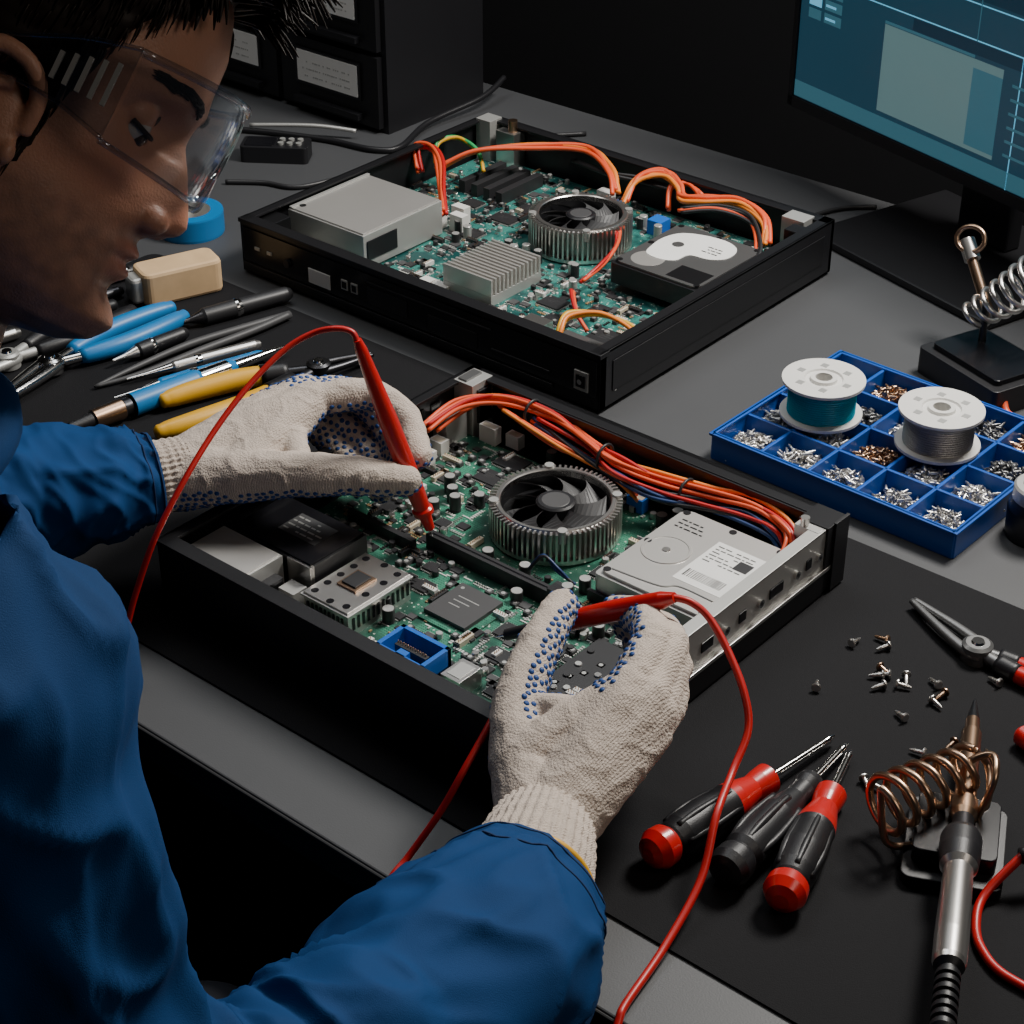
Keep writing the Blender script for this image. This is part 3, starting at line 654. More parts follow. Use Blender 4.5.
# ---------------------------------------------------------------- pliers
def pliers(name,tipp,piv,h1,h2,gm,jm,jl=.006,hr=.0075,z=.010,am=None):
    b=MB();tip=V((*tipp,z));pv=V((*piv,z));H1=V((*h1,z));H2=V((*h2,z))
    d=(tip-pv);n=V((-d.y,d.x,0)).normalized()
    for s_ in(-1,1):
        b.loft(cr([pv-d*.08+n*s_*.003,pv+n*s_*.008,pv+d*.35+n*s_*.0075,pv+d*.7+n*s_*.0045,tip+n*s_*.0016],6),lambda t,g:(jl*(1-.6*t)),jm,12)
    b.lathe([(-.008,0),(-.008,.013),(.007,.013),(.009,.010),(.009,0)],pv,(0,0,1),jm,24);b.lathe([(.009,.006),(.011,.005),(.011,0)],pv,(0,0,1),CHR,16)
    for Hh,s_ in((H1,-1),(H2,1)):
        q=Hh-pv;m2=V((-q.y,q.x,0)).normalized()
        bow=m2*(.012 if (m2.dot(n)*s_>0) else -.012)
        P=cr([pv,pv+q*.22+bow*.6,pv+q*.5+bow,pv+q*.8+bow*.6,Hh],8)
        k=int(len(P)*.22)
        b.loft(P[:k+2],lambda t,g:.0055,jm,12)
        b.loft(P[k:],lambda t,g:hr*(.75+.35*math.sin(math.pi*min(1,t*1.1))**.5) if t<.97 else hr*.5,gm,14)
        if am:b.loft(P[k:k+6],lambda t,g:hr*1.15,am,14)
    return b.obj(name)
pliers('wire_cutters',(.284,.212),(.362,.182),(.460,.165),(.478,.190),REDP,DKC,.0065,am=BLK)
b=MB();b.lathe([(0,0),(.001,.006),(.004,.009),(.05,.009),(.055,.007),(.09,.004),(.09,0)],(.440,.106,.0115),(.9,-.35,0),[REDP]*4+[CHR]*2,20);b.obj('red_trim_tool')
pliers('combination_pliers',(-.600,-.105),(-.628,.000),(-.632,.175),(-.606,.170),BLUG,CHR,.008,.010,.014)
pliers('long_nose_pliers',(-.68,-.13),(-.675,-.02),(-.69,.14),(-.665,.145),BLK,LGT,.007,.009,.012)
pliers('wire_strippers',(-.385,.235),(-.405,.175),(-.433,-.025),(-.478,.020),YEL,DKM,.006,.0105,.014,am=BLK)
b=MB();b.M=Matrix.Translation((-.672,.220,0))@Matrix.Rotation(math.radians(-20),4,'Z')
b.rrect(-.022,.022,-.050,.045,.0024,.042,.010,WOOD);b.rrect(-.014,.014,-.062,-.045,.006,.036,.006,LGT);b.M=Matrix();b.obj('wooden_block_brush',bevel=.004)
def pen(name,p0,p1,r,m,tipm,tl=.03,z=None,grip=None):
    b=MB();p0=V(p0);p1=V(p1);L=(p1-p0).length
    b.lathe([(0,0),(0,r*.18),(tl*.5,r*.35),(tl,r*.8),(tl+.003,r),(L*.5,r*1.05),(L*.52,r*1.1),(L*.55,r),(L-.006,r*.92),(L,r*.6),(L,0)],p0,p1-p0,[tipm,tipm,tipm,grip or m,grip or m,CHR,CHR,m,m,m],20);b.obj(name)
b=MB()
for s_ in(-1,1):
    b.loft(cr([(-.566,.007,.006),(-.557+s_*.008,.06,.007),(-.548+s_*.010,.13,.009),(-.535+s_*.006,.20,.009),(-.527,.251,.009)],6),lambda t,g:.0018+.0028*min(1,t*2),CHIP2,8)
b.obj('tweezers')
pen('marker_pen',(-.600,.150,.0125),(-.560,.285,.0125),.0095,CHIP,DKM)
pen('marker_pen.001',(-.588,.05,.0115),(-.578,.145,.0115),.0085,BLK,SIL)
pen('precision_screwdriver',(-.548,.035,.0095),(-.500,.180,.0095),.0065,SIL,CHR,.05)
pen('precision_screwdriver.001',(-.526,.0,.010),(-.478,.165,.010),.007,BLUG,CHR,.05)
b=MB();b.lathe([(0,.003),(0,.006),(.025,.008),(.027,.010),(.06,.011),(.062,.009),(.07,.009),(.072,.0125),(.15,.0120),(.155,.010),(.19,.0095),(.20,.006),(.25,.004),(.27,.001)],(-.503,-.075,.0155),(.03,.23,-.002),[BLK,BLK,BLK,BRZ,BLK,DKM,DKM,BLUG,BLUG,CHR,BLUG,CHR,CHR],24)
b.tube([(-.503,-.07,.014),(-.507,-.10,.01),(-.52,-.14,.007),(-.55,-.17,.006),(-.60,-.19,.005)],.003,CHIP,8);b.obj('hot_tweezer_handpiece')
for i,(x0,y0,x1,y1,m) in enumerate(((-.74,.05,-.715,.17,DKM),(-.76,.14,-.735,.26,CHIP),(-.745,-.09,-.72,.03,SIL))):
    pen('needle_file' if i==0 else 'needle_file.%03d'%i,(x0,y0,.010),(x1,y1,.010),.007,m,SIL,.04)
# ---------------------------------------------------------------- technician
tech=empty('technician')
def chain(b,pts,rs,m,seg=5):
    P=[V(p) for p in pts]
    C=cr(P,seg)
    def rr(t):
        x=t*(len(rs)-1);i=min(int(x),len(rs)-2);f=x-i;return rs[i]*(1-f)+rs[i+1]*f
    b.loft(C,lambda t,g:rr(t),m,16)
    for p,r in((C[0],rs[0]),(C[-1],rs[-1])):b.ell(p,r,m,16,10)
def hand(name,wrist,fingers,thumb,center,cr_,palmw,dotrule,seed):
    b=MB();Wp=V(wrist)/1000;C=V(center)/1000
    allseg=[]
    for lab,f,r in fingers:
        f=[V(p)/1000 for p in f]
        b_=[r*1.12,r*1.04,r*.98,r*.86]
        chain(b,f,b_,KNIT,6)
        for k,p in enumerate(f[1:3]):b.ell(p,b_[k+1]*1.06,KNIT,14,10)
        b.loft(cr([Wp,(Wp*.45+f[0]*.55),f[0]],6),lambda t,g,r=r:palmw*(1-t)+r*1.25*t,KNIT,16);b.ell(f[0],r*1.22,KNIT)
        for i in range(3):allseg.append((lab,f[i],f[i+1]))
    for i in range(3):
        A=V(fingers[i][1][0])/1000;B_=V(fingers[i+1][1][0])/1000
        for t in(.25,.5,.75):
            Q=A.lerp(B_,t);b.loft([Wp.lerp(Q,k/8) for k in range(9)],lambda tt,g:palmw*(1-tt)+.0145*tt,KNIT,14);b.ell(Q,.0145,KNIT,12,8)
    th=[V(p)/1000 for p in thumb]
    chain(b,th,[.024,.0190,.0165,.0135],KNIT,6);b.ell(th[2],.0172,KNIT)
    b.loft([Wp.lerp(th[0],k/8) for k in range(9)],lambda t,g:palmw*(1-t)+.023*t,KNIT,16)
    A=V(fingers[0][1][0])/1000
    b.loft([th[0].lerp(A,k/8) for k in range(9)],lambda t,g:.024-.008*t,KNIT,16)
    b.loft([th[1].lerp(A,.1).lerp(A.lerp(Wp,.2),k/8) for k in range(9)],lambda t,g:.011+.003*t,KNIT,14)
    for i in range(3):allseg.append(('thumb',th[i],th[i+1]))
    b.ell(C,cr_,KNIT);b.ell(Wp,palmw,KNIT)
    o=b.obj(name,tech);remesh(o,.0016,6,.5)
    displace(o,lambda c:.0013*noise.noise(c*38)+.0003*noise.noise(c*150)+.0009*max(0,1-abs(noise.noise(c*45+V((3,1,2))))*4))
    me=o.data
    Cs=[v.co.copy() for v in me.vertices];Ns=[v.normal.copy() for v in me.vertices]
    rnd=random.Random(seed);vs=list(range(len(Cs)));rnd.shuffle(vs);grid={};cell=.0052;d=MB();cnt=0
    for vi in vs:
        p=Cs[vi];nn=Ns[vi]
        best=None;bd=1e9
        for lab,a_,c_ in allseg:
            ab=c_-a_;t=max(0,min(1,(p-a_).dot(ab)/ab.length_squared));dd=(p-(a_+ab*t)).length
            if dd<bd:bd=dd;best=lab
        if bd>.026:best='palm'
        if not dotrule(best,nn,p):continue
        k=(int(p.x//cell),int(p.y//cell),int(p.z//cell));ok=True
        for i in(-1,0,1):
            for j in(-1,0,1):
                for l in(-1,0,1):
                    for q in grid.get((k[0]+i,k[1]+j,k[2]+l),()):
                        if (q-p).length<cell:ok=False
        if not ok:continue
        grid.setdefault(k,[]).append(p.copy());cnt+=1
        u=nn.orthogonal().normalized();w_=nn.cross(u);q=Matrix((u,w_,nn)).transposed()
        d.ell(p,(.0024,.0024,.0011),DOT,10,4,q)
    if cnt:d.obj(name+'_grip_dots',tech)
RIM=V((.764,.645,0))
AW=V((-.544,.645,-.537))
def ruleR(l,n,p):
    if l=='thumb':return n.dot(RIM)>.3 or n.dot(AW)>.3
    if l=='ix':return n.dot(RIM)<-.4 or n.dot(AW)>.25
    if l=='palm':return n.dot(AW)>.3
    return n.dot(AW)>.25 or n.dot(RIM)<-.5
def ruleL(l,n,p):
    if l=='thumb':return n.z<-.3
    if l=='ix':return n.z<-.1
    if l=='palm':return n.z<-.12
    return True
hand('glove_right',(266,-275,60),[
 ('ix',[(251,-158,115),(233,-106,122),(196,-72,108),(168,-62,95)],.0140),
 ('md',[(262,-150,108),(240,-94,112),(206,-64,98),(178,-60,84)],.0142),
 ('rg',[(269,-149,98),(248,-98,100),(216,-68,88),(190,-64,76)],.0135),
 ('pk',[(275,-160,88),(262,-116,92),(234,-90,84),(210,-82,76)],.0118)],
 [(218,-238,78),(184,-202,92),(162,-152,106),(146,-104,112)],(240,-192,82),(.034,.034,.026),.031,ruleR,1)
hand('glove_left',(-241,-158,102),[
 ('ix',[(-205,-20,132),(-172,20,132),(-138,26,116),(-104,6,100)],.0135),
 ('md',[(-232,-8,124),(-206,34,112),(-166,36,84),(-126,6,64)],.0138),
 ('rg',[(-254,-14,112),(-230,20,92),(-180,22,66),(-140,-8,56)],.0130),
 ('pk',[(-266,-34,100),(-244,0,84),(-200,6,64),(-160,-18,58)],.0115)],
 [(-196,-128,106),(-152,-96,110),(-114,-60,107),(-86,-31,99)],(-226,-84,112),(.036,.040,.026),.030,ruleL,2)
def cuff(name,pts,r0,r1,hem):
    b=MB();P=cr([V(p)/1000 for p in pts],14)
    b.loft(P,lambda t,g:(r0+(r1-r0)*t)+.0010*math.sin(g*38)+.0006*math.sin(t*40),KNIT,200)
    F=frames(P);u,w,t=F[-6]
    b.tube([P[-6]+(u*math.cos(g)+w*math.sin(g))*(r1-.001) for g in [i*math.pi/8 for i in range(16)]],.0026,hem,8,3,True)
    b.obj(name,tech)
cuff('glove_cuff_right',[(259,-262,61),(276,-292,67),(306,-346,75)],.034,.047,YEL)
cuff('glove_cuff_left',[(-237,-145,103),(-244,-160,103),(-255,-184,103)],.0300,.0325,KNIT)
def sleeve(name,pts,rs,seed,amp,hem=True):
    P=cr([V(p)/1000 for p in pts],26);n=len(P)
    def rr(t):
        x=t*(len(rs)-1);i=min(int(x),len(rs)-2);f=x-i;f=f*f*(3-2*f);return rs[i]*(1-f)+rs[i+1]*f
    def rf(t,g):
        r=rr(t);c,s_=math.cos(g),math.sin(g)
        w=noise.noise(V((c*1.3+seed,s_*1.3,t*16)))*amp*1.5+noise.noise(V((c*.8,s_*.8+seed,t*7)))*amp*1.8
        rid=1-abs(noise.noise(V((c*1.1,s_*1.1-seed,t*11+c*1.5))))*2
        w+=max(0,rid)**3*amp*1.2
        rid=1-abs(noise.noise(V((c*1.3+5,s_*1.3-seed,t*14+s_*2))))*2.0
        w+=max(0,rid)**2*amp*.6
        e=min(1,(1-t)*14)
        return r+w*(.35+.65*e)+(0 if t<.985 else .0012)
    b=MB();b.loft(P,rf,FAB,96,False)
    F=frames(P);b.loft(P[-7:][::-1],lambda t,g:rf(1-t*.02,g)-.003-.001*t,FABD,96,False,F[-7:][::-1])
    o=b.obj(name,tech)
    so=o.modifiers.new('thick','SOLIDIFY');so.thickness=.0018;so.offset=-1
    if hem:
        b=MB()
        for k in(-9,-3):
            u,w,t=F[k];tt=(n+k)/(n-1)
            b.tube([P[k]+(u*math.cos(g)+w*math.sin(g))*(rf(tt,g)+.0002) for g in [i*math.pi/24 for i in range(48)]],.0007,FABD,5,2,True)
        b.obj(name+'_stitching',tech)
sleeve('sleeve_right',[(240,-712,480),(258,-697,435),(276,-695,350),(290,-684,240),(310,-658,152),(335,-602,116),(343,-530,104),(333,-440,92),(304,-342,78)],[.070,.080,.070,.062,.064,.069,.074,.074,.055],3.1,.0058)
sleeve('sleeve_left',[(-140,-500,400),(-225,-455,290),(-305,-405,175),(-322,-346,130),(-302,-276,112),(-270,-217,106),(-250,-174,103)],[.072,.066,.060,.060,.055,.048,.038],8.4,.0042)
b=MB()
def seg(a,c,r0,r1,m=FAB,n=24,fl=1):
    a=V(a);c=V(c);b.loft([a.lerp(c,k/10) for k in range(11)],lambda t,g:(r0*(1-t)+r1*t),m,n);b.ell(a,r0,m);b.ell(c,r1,m)
seg((.075,-.655,.41),(.02,-.77,.23),.105,.145);seg((.02,-.77,.23),(-.03,-.85,.0),.145,.150);seg((-.03,-.85,0),(-.04,-.88,-.16),.150,.160)
seg((.085,-.640,.425),(.240,-.705,.445),.080,.078);seg((.085,-.640,.425),(-.14,-.505,.39),.078,.070)
seg((.01,-.72,.31),(.15,-.765,.32),.12,.11);seg((.01,-.72,.31),(-.10,-.65,.30),.12,.11)
seg((.07,-.655,.45),(.085,-.635,.465),.072,.062)
o=b.obj('coverall_torso',tech);remesh(o,.006,6,.6)
displace(o,lambda q:.007*noise.noise(q*9)+.004*noise.noise(V((q.x*14,q.y*14,q.z*30)))+.006*max(0,1-abs(noise.noise(q*11))*3)**2)
b=MB();b.tube([(.090+.074*math.cos(g),-.628+.068*math.sin(g),.478+.018*math.sin(g+.6)) for g in [i*math.pi/8 for i in range(16)]],.011,FAB,10,3,True)
b.tube([(.090+.082*math.cos(g),-.628+.076*math.sin(g),.462+.018*math.sin(g+.6)) for g in [i*math.pi/8 for i in range(16)]],.014,FAB,10,3,True);b.obj('coverall_collar',tech)
b=MB()
for s_ in(-1,1):
    hx,hy=-.04+s_*.09*.88,-.88-s_*.09*.47;kx,ky=hx+.19,hy+.40
    seg((hx,hy,-.19),(kx,ky,-.17),.095,.065,NAVY);seg((kx,ky,-.17),(kx+.0,ky-.02,-.66),.065,.042,NAVY)
o=b.obj('trousers',tech);remesh(o,.008,3)
b=MB()
for s_ in(-1,1):
    hx,hy=-.04+s_*.09*.88,-.88-s_*.09*.47;kx,ky=hx+.19,hy+.38
    b.ell((kx+.03,ky+.06,-.715),(.048,.125,.034),CHIP,rot=Matrix.Rotation(-.45,3,'Z'));b.ell((kx,ky,-.69),(.05,.05,.055),CHIP)
b.obj('shoes',tech)
b=MB();b.lathe([(0,0),(0,.17),(.05,.18),(.06,.17),(.06,0)],(-.04,-.88,-.41),(0,0,1),BLK,40);b.cyl((-.04,-.88,-.72),(-.04,-.88,-.41),.025,m=CHR)
for i in range(5):
    a=i*2*math.pi/5;b.tube([(-.04,-.88,-.70),(-.04+.12*math.cos(a),-.88+.12*math.sin(a),-.705),(-.04+.26*math.cos(a),-.88+.26*math.sin(a),-.73)],.014,BLK,8)
    b.ell((-.04+.26*math.cos(a),-.88+.26*math.sin(a),-.728),.022,BLK)
b.obj('work_stool')
# ---- head
Fv=V((.784,.4665,-.4206)).normalized();Uv=V((.0206,.650,.7592));Uv=(Uv-Fv*Uv.dot(Fv)).normalized();Lv=Uv.cross(Fv)
HO=V((.089,-.488,.6325))
HM=Matrix(((Fv.x,Lv.x,Uv.x,HO.x),(Fv.y,Lv.y,Uv.y,HO.y),(Fv.z,Lv.z,Uv.z,HO.z),(0,0,0,1)))
tab=[(-122,50,5,10),(-118,76,8,28),(-111,90,2,38),(-100,95,-12,49),(-86,92,-32,59),(-76,89,-50,64),(-66,91,-62,66),(-54,90,-70,68),(-40,87,-78,69),(-20,86,-88,71),(0,86,-94,73),(12,92,-97,74),(25,95,-99,75),(50,94,-101,76),(72,87,-98,73),(90,76,-90,65),(104,60,-78,53),(114,40,-62,38),(120,20,-42,22),(122,2,-25,8)]
def itp(z):
    if z<=tab[0][0]:return tab[0][1:]
    for i in range(len(tab)-1):
        if z<=tab[i+1][0]:
            f=(z-tab[i][0])/(tab[i+1][0]-tab[i][0]);return tuple(tab[i][k]*(1-f)+tab[i+1][k]*f for k in(1,2,3))
    return tab[-1][1:]
def nose(z):
    t=[(22,0),(12,2),(2,7),(-10,14),(-22,20),(-32,24.5),(-38,26),(-43,23),(-48,13),(-52,3),(-56,0)]
    if z>=22 or z<=-56:return 0
    for i in range(len(t)-1):
        if z>=t[i+1][0]:
            f=(t[i][0]-z)/(t[i][0]-t[i+1][0]);return t[i][1]*(1-f)+t[i+1][1]*f
    return 0
def g2(a,w):return math.exp(-(a/w)**2)
def headpt(z,th,off=0,face=True):
    f,bk,w=itp(z);c,s_=math.cos(th),math.sin(th);e=2/2.25
    mid=-8
    x=mid+(abs(c)**e)*((f-mid) if c>0 else -(mid-bk));y=(abs(s_)**e)*w*(1 if s_>0 else -1)
    if face and c>0:
        x+=nose(z)*g2(y,8+ (8 if z>-25 else 8+ (-25-z)*.35 )*(.3 if z>-10 else .75))
        for sg in(-1,1):
            yy=y-sg*32
            x-=10.5*g2(yy,15)*g2(z-1,12);x+=6.5*g2(yy,20)*g2(z-17,7)
            x+=4.5*g2(y-sg*48,16)*g2(z+24,15);x-=3.5*g2(y-sg*42,14)*g2(z+58,18)
        x+=6.5*g2(y,20)*g2(z+61,4.5)+6.5*g2(y,18)*g2(z+73,5)-3.5*g2(y,24)*g2(z+67,2.2)-4.5*g2(y,20)*g2(z+84,5)+5*g2(y,20)*g2(z+100,10)
        x-=2*g2(y,4)*g2(z+55,5)
    p=V((x,y,z))
    if off:
        d=V((x-mid,y,max(0,z-20)*1.1));d=d.normalized() if d.length>0 else V((0,0,1));p+=d*off
    return p/1000
b=MB();b.M=HM
NZ,NT=110,150;vs=[]
for j in range(NZ+1):
    z=-122+244*j/NZ
    for i in range(NT):vs.append(headpt(z,2*math.pi*i/NT))
fs=[(j*NT+i,j*NT+(i+1)%NT,(j+1)*NT+(i+1)%NT,(j+1)*NT+i) for j in range(NZ) for i in range(NT)]+[tuple(range(NT))[::-1],tuple(NZ*NT+i for i in range(NT))]
b.add(vs,fs,SKIN,True)
M0=b.M.copy()
for sg in(-1,1):
    k=sg/1000
    b.M=M0@Matrix.Translation((.022,0,-.040))@Matrix.Diagonal((1.12,1,1.12,1))
    b.ell((-.009,.071*sg,-.002),(.017,.007,.029),SKIN)
    b.tube([(.008,k*71,.004),(.009,k*75,.02),(.002,k*81,.031),(-.012,k*85,.034),(-.024,k*87,.025),(-.028,k*87,.008),(-.023,k*84,-.009),(-.014,k*80,-.022),(-.006,k*75,-.029)],.0042,SKIN,10,5)
    b.tube([(-.002,k*77,.022),(-.014,k*81,.016),(-.017,k*81,.0),(-.012,k*80,-.012),(-.002,k*77,-.016)],.0032,SKIN,10,5)
    b.ell((-.003,.075*sg,-.028),(.008,.005,.009),SKIN);b.ell((.006,.073*sg,-.006),(.004,.005,.006),SKIN)
    b.M=M0
    b.ell((.0665,.031*sg,.002),(.0130,.0145,.0120),SKIN)
    b.ell((.094,.0125*sg,-.042),(.011,.0085,.008),SKIN)
inv=HM.inverted();nb=inv@V((.085,-.635,.43));
b.loft(cr([V((-.03,0,-.05)),V((-.030,0,-.085)),(V((-.030,0,-.085))+nb)*.5,nb],8),lambda t,g:.054+.008*t,SKIN,32)
b.loft(cr([V((.0,0,-.085)),(V((-.01,0,-.09))+nb)*.5+V((.005,0,0)),nb],8),lambda t,g:.044+.012*t,SKIN,32)
b.M=Matrix();o=b.obj('head',tech)
remesh(o,.0016,3,.5)
ca=o.data.color_attributes.new('tint','FLOAT_COLOR','POINT');buf=[]
def sst(a,b_,x):
    t=max(0,min(1,(x-a)/(b_-a)));return t*t*(3-2*t)
for v in o.data.vertices:
    q=(inv@v.co)*1000
    beard=sst(-38,-62,q.z)*sst(-2,22,q.x) if q.z>-126 else 1
    mo_=g2(q.y,24)*sst(12,8,abs(q.z+67))*sst(84,90,q.x)
    beard=max(0,beard*(1-mo_))*(.75+.5*noise.noise(v.co*160))
    r_=1-.42*beard;g_=1-.38*beard-.22*mo_;b3=1-.30*beard-.18*mo_
    cheek=.10*(g2(q.z+28,20)*g2(abs(q.y)-42,22)+g2(q.y,16)*g2(q.z+38,12))
    buf+=[r_*(1+cheek*.3),g_*(1-cheek),b3*(1-cheek),1]
ca.data.foreach_set('color',buf)
b=MB();b.M=HM
for sg in(-1,1):
    b.ell((.0672,.031*sg,-.0030),.0118,EYEW);b.ell((.0743,.031*sg,-.0080),(.0048,.006,.006),IRIS)
    b.tube([(.071,.031*sg-.013,-.003),(.0795,.031*sg-.005,-.0062),(.0800,.031*sg+.004,-.0062),(.073,.031*sg+.013,-.003)],.0013,HAIR,6)
b.M=Matrix();b.obj('eyes',tech)
def hairl(th):
    a=abs((th+math.pi)%(2*math.pi)-math.pi);d=math.degrees(a)
    t=[(0,76),(28,74),(38,64),(46,52),(52,40),(58,24),(62,-6),(66,-46),(72,-52),(76,-24),(80,-4),(94,-2),(104,-18),(114,-52),(128,-66),(150,-68),(180,-70)]
    for i in range(len(t)-1):
        if d<=t[i+1][0]:
            f=(d-t[i][0])/(t[i+1][0]-t[i][0]);return t[i][1]*(1-f)+t[i+1][1]*f
    return -66
def hthick(z,th):
    h=hairl(th);k=max(-1,min(1,(z-h)/9))
    base=1.6+11*max(0,min(1,(z-10)/70))
    if k<0:return -5*(-k)-.5
    return base*k+.3
b=MB();b.M=HM;vs=[];NZ,NT=100,160
for j in range(NZ+1):
    z=-75+197*j/NZ
    for i in range(NT):
        th=2*math.pi*i/NT;q=headpt(z,th,0,False);nn=noise.noise(V((q.x*60,q.y*60,q.z*140)))
        tk=hthick(z,th);vs.append(headpt(z,th,tk+(nn*2 if tk>1 else 0),False))
fs=[(j*NT+i,j*NT+(i+1)%NT,(j+1)*NT+(i+1)%NT,(j+1)*NT+i) for j in range(NZ) for i in range(NT)]+[tuple(NZ*NT+i for i in range(NT))]
b.add(vs,fs,HAIR,True)
rh=random.Random(4);cnt=0
while cnt<5600:
    z=rh.uniform(-62,121);th=rh.uniform(0,2*math.pi)
    h=hairl(th)
    if z<h+1:continue
    cnt+=1
    tk=hthick(z,th);p=headpt(z,th,max(.3,tk-2),False)
    d=abs(math.degrees((th+math.pi)%(2*math.pi)-math.pi))
    top=max(0,min(1,(z-45)/50))
    L=(.009+.018*top)*rh.uniform(.7,1.25)
    out=V((p.x+.008,p.y,max(0,p.z-.02)*1.1)).normalized()
    flow=V((.9,p.y*4,.15))*top+V((-.15,0,-1))*(1-top)
    cl=noise.noise(p*40);cl2=noise.noise(p*40+V((9,2,4)))
    droop=.22
    if d<60 and z>74:flow=V((1.0,cl*1.2,.35+cl2*.8));L*=1.95;droop=.10
    flow=flow-out*flow.dot(out)*.55+V((rh.uniform(-.1,.1),rh.uniform(-.12,.12)+cl*.4,rh.uniform(-.08,.08)));flow.normalize()
    pts=[p,p+flow*L*.5+out*L*.14,p+flow*L+out*L*.04-V((0,0,L*droop))]
    rr0=.0009 if top<.3 else .0022
    b.loft(cr(pts,3),lambda t,g:rr0*(1-.8*t*t),HAIR,4,False)
for sg in(-1,1):
    for i in range(90):
        y=.012+.032*rh.random()
        zz=17+4*math.sin((y-.014)/.03*2.2)+rh.uniform(-2.5,2.5)
        def bp(yv,zv):
            s1=min(1,(yv*1000/74))**(2.25/2);return headpt(zv,math.asin(s1)*1.0)
        q0=bp(y,zz);q1=bp(y+.005,zz+1.5);q2=bp(y+.009,zz+1)
        b.loft([V((q.x+.0008,q.y*sg,q.z)) for q in(q0,q1,q2)],lambda t,g:.0009*(1-.7*t),HAIR,4,False)
b.M=Matrix();b.obj('hair',tech)
sg_=empty('safety_glasses');sg_.parent=tech
b=MB();b.M=HM
def lx(y):return .115-.048*(abs(y)/.072)**2.2
NY=40;vs=[];fs=[]
for lay in(0,1):
    for j in range(9):
        for i in range(NY+1):
            y=-.072+.144*i/NY;t=j/8
            zb=-.026+.018*g2(y*1000,11)*1.2+.004*(abs(y)/.072)**2;zt=.031-.006*(abs(y)/.072)**2
            z=zb+(zt-zb)*t;vs.append((lx(y)-lay*.0018-.004*(t-.5)**2*2+.0012*(t),y,z))
n1=9*(NY+1)
for lay in(0,1):
    for j in range(8):
        for i in range(NY):
            a=lay*n1+j*(NY+1)+i;fs.append((a,a+1,a+NY+2,a+NY+1))
b.add(vs,fs,LENS,True)
top=[vs[8*(NY+1)+i] for i in range(0,NY+1,4)];bot=[vs[i] for i in range(0,NY+1,2)]
b.tube(top,.0024,FRST,8,3);b.tube(bot,.0017,FRST,8,2)
for s_ in(-1,1):
    for (x0,x1,z0a,z1a,z0b,z1b) in((.066,.040,-.020,.026,-.014,.018),(.040,.010,-.014,.018,-.014,.004),(.010,-.02,-.014,.004,-.012,-.004)):
        ya,yb=s_*(.073 if x0>.06 else .0785),s_*(.0785 if x1>.02 else .084)
        vs=[(x0,ya,z0a),(x1,yb,z0b),(x1,yb,z1b),(x0,ya,z1a)];vs+= [(x,y_+s_*.0018,z) for x,y_,z in vs]
        b.add(vs,[(0,1,2,3),(7,6,5,4),(0,4,5,1),(1,5,6,2),(2,6,7,3),(3,7,4,0)],FRST)
    for i in range(5):b.box((.060-i*.0065,s_*(.0768+i*.0009),.004-i*.0008),(.0022,.0032,.022-.002*i),LGT)
    b.tube([(.066,s_*.0745,.026),(.040,s_*.080,.018),(.010,s_*.085,.004),(-.02,s_*.086,-.004)],.0013,FRST,8)
    b.tube([(.066,s_*.0745,-.021),(.040,s_*.080,-.015),(.010,s_*.085,-.014),(-.02,s_*.086,-.012)],.0012,FRST,8)
b.M=Matrix();b.obj('glasses_frame',sg_)
# ---------------------------------------------------------------- test probes (in hands)
def mm3(L):return [V(p)/1000 for p in L]
tp=empty('multimeter_probe')
b=MB();a0=V((-.080,-.004,.028));a1=V((-.119,-.049,.232));L=(a1-a0).length
b.lathe([(0,0),(0,.0006),(.006,.0010),(.012,.0012),(.012,.0045),(.022,.0055),(.028,.0060),(.030,.0095),(.034,.0095),(.036,.0075),(.06,.0085),(.09,.0090),(.13,.0085),(.17,.0068),(L-.01,.0052),(L,.0035),(L,0)],a0,a1-a0,[CHR,CHR,CHR]+[REDP]*13,24)
b.obj('probe_body',tp)
b=MB();b.tube(mm3([(-119,-49,230),(-124,-50,238),(-134,-58,241),(-150,-70,236),(-162,-92,225),(-168,-128,205),(-168,-169,180),(-163,-211,152),(-163,-246,115),(-168,-268,70),(-172,-288,25),(-176,-318,5),(-178,-332,2.5),(-180,-338,-20),(-180,-338,-70)]),.0026,REDW,10,8);b.obj('probe_lead',tp)
tp=empty('multimeter_probe.001')
b=MB();a0=V((.078,-.104,.050));a1=V((.226,-.068,.137));L=(a1-a0).length
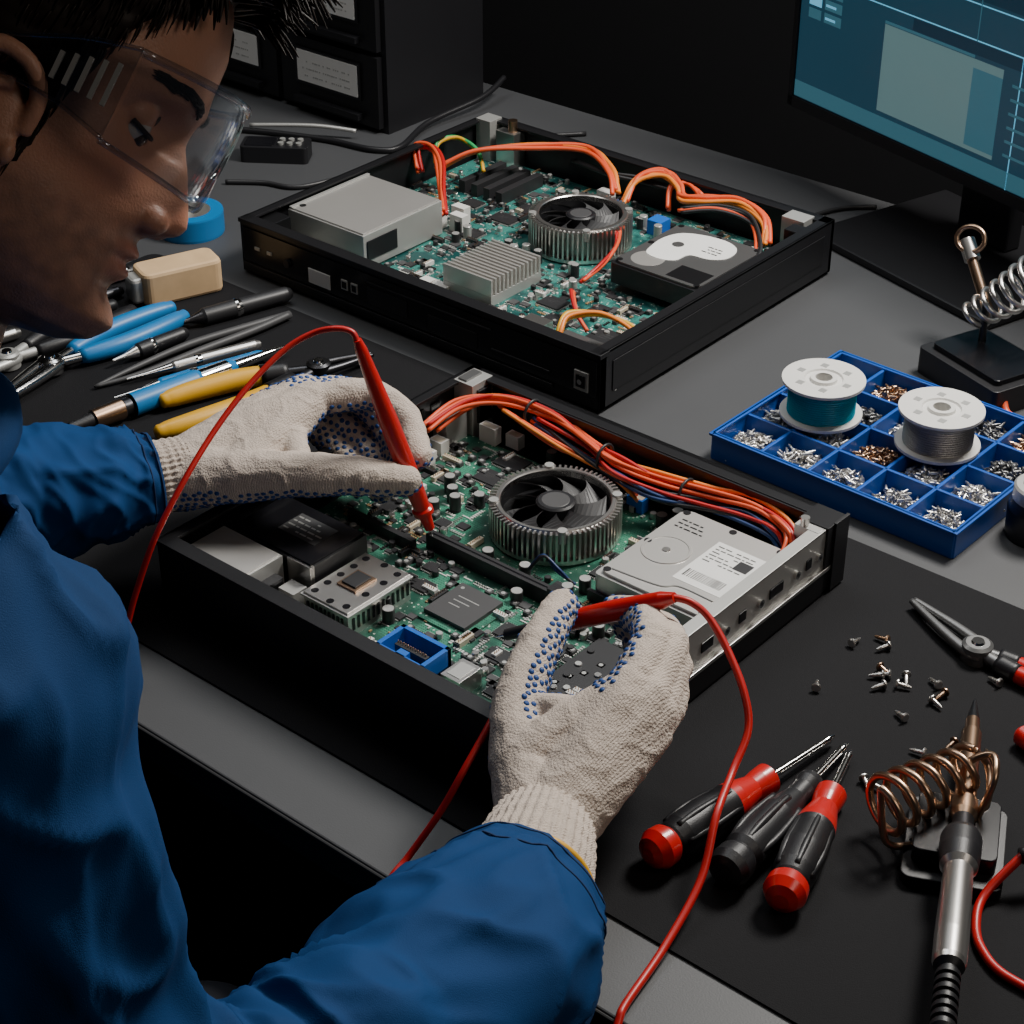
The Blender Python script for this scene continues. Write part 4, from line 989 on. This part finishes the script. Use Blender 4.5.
b.lathe([(0,0),(0,.0006),(.008,.0012),(.012,.0016),(.012,.0048),(.040,.0055),(.044,.0085),(.048,.0085),(.050,.0072),(.07,.0082),(.12,.0088),(L-.012,.0070),(L,.0040),(L,0)],a0,a1-a0,[CHR,CHR,CHR,CHIP,CHIP]+[REDP]*8,24)
b.obj('probe_body',tp)
b=MB();b.tube(mm3([(224,-68,136),(236,-62,134),(250,-58,125),(272,-64,110),(299,-78,90),(314,-92,70),(322,-122,54),(338,-165,50),(353,-203,24),(363,-258,8),(372,-312,5),(376,-326,3),(380,-336,-10),(380,-338,-60)]),.0030,REDW,10,8);b.obj('probe_lead',tp)
b=MB();b.tube(mm3([(158,-172,92),(163,-190,92),(174,-221,84),(180,-257,66),(177,-280,40),(170,-307,12),(170,-328,3),(168,-337,-20),(168,-338,-80)]),.0027,REDW,10,8);b.obj('test_lead.001')
# ---------------------------------------------------------------- lights
def area(name,loc,tgt,size,power,col,sy=None):
    l=bpy.data.lights.new(name,'AREA');l.energy=power;l.color=col;l.size=size
    if sy:l.shape='RECTANGLE';l.size_y=sy
    o=bpy.data.objects.new(name,l);o.location=loc;o.rotation_euler=(V(tgt)-V(loc)).to_track_quat('-Z','Y').to_euler();scene.collection.objects.link(o);return o
area('key_lamp',(.30,.92,1.35),(.0,.05,0),.40,38,(1,.96,.90))
area('overhead_fill',(-.6,.6,1.7),(-.35,.3,0),.8,8,(.92,.96,1))  # added fill from above to lift the dim background, not a real fixture
area('drawer_fill',(-.75,.15,1.3),(-.95,.75,.2),.4,3,(1,.96,.9))  # unseen light added to brighten the drawer cabinet and its labels
area('fill_lamp',(1.5,-.2,1.3),(.1,-.4,.3),.6,3.5,(1,.88,.76))
w=bpy.data.worlds.new('dim_room');scene.world=w;w.use_nodes=True;w.node_tree.nodes['Background'].inputs[0].default_value=(.35,.42,.55,1);w.node_tree.nodes['Background'].inputs[1].default_value=.022
# ---------------------------------------------------------------- camera
cd=bpy.data.cameras.new('camera');cd.sensor_width=36;cd.lens=67.3;cd.clip_start=.02
co=bpy.data.objects.new('camera',cd);co.location=(.8947,-1.0507,.966);co.rotation_euler=(math.pi/2-.567,0,.701);scene.collection.objects.link(co);scene.camera=co
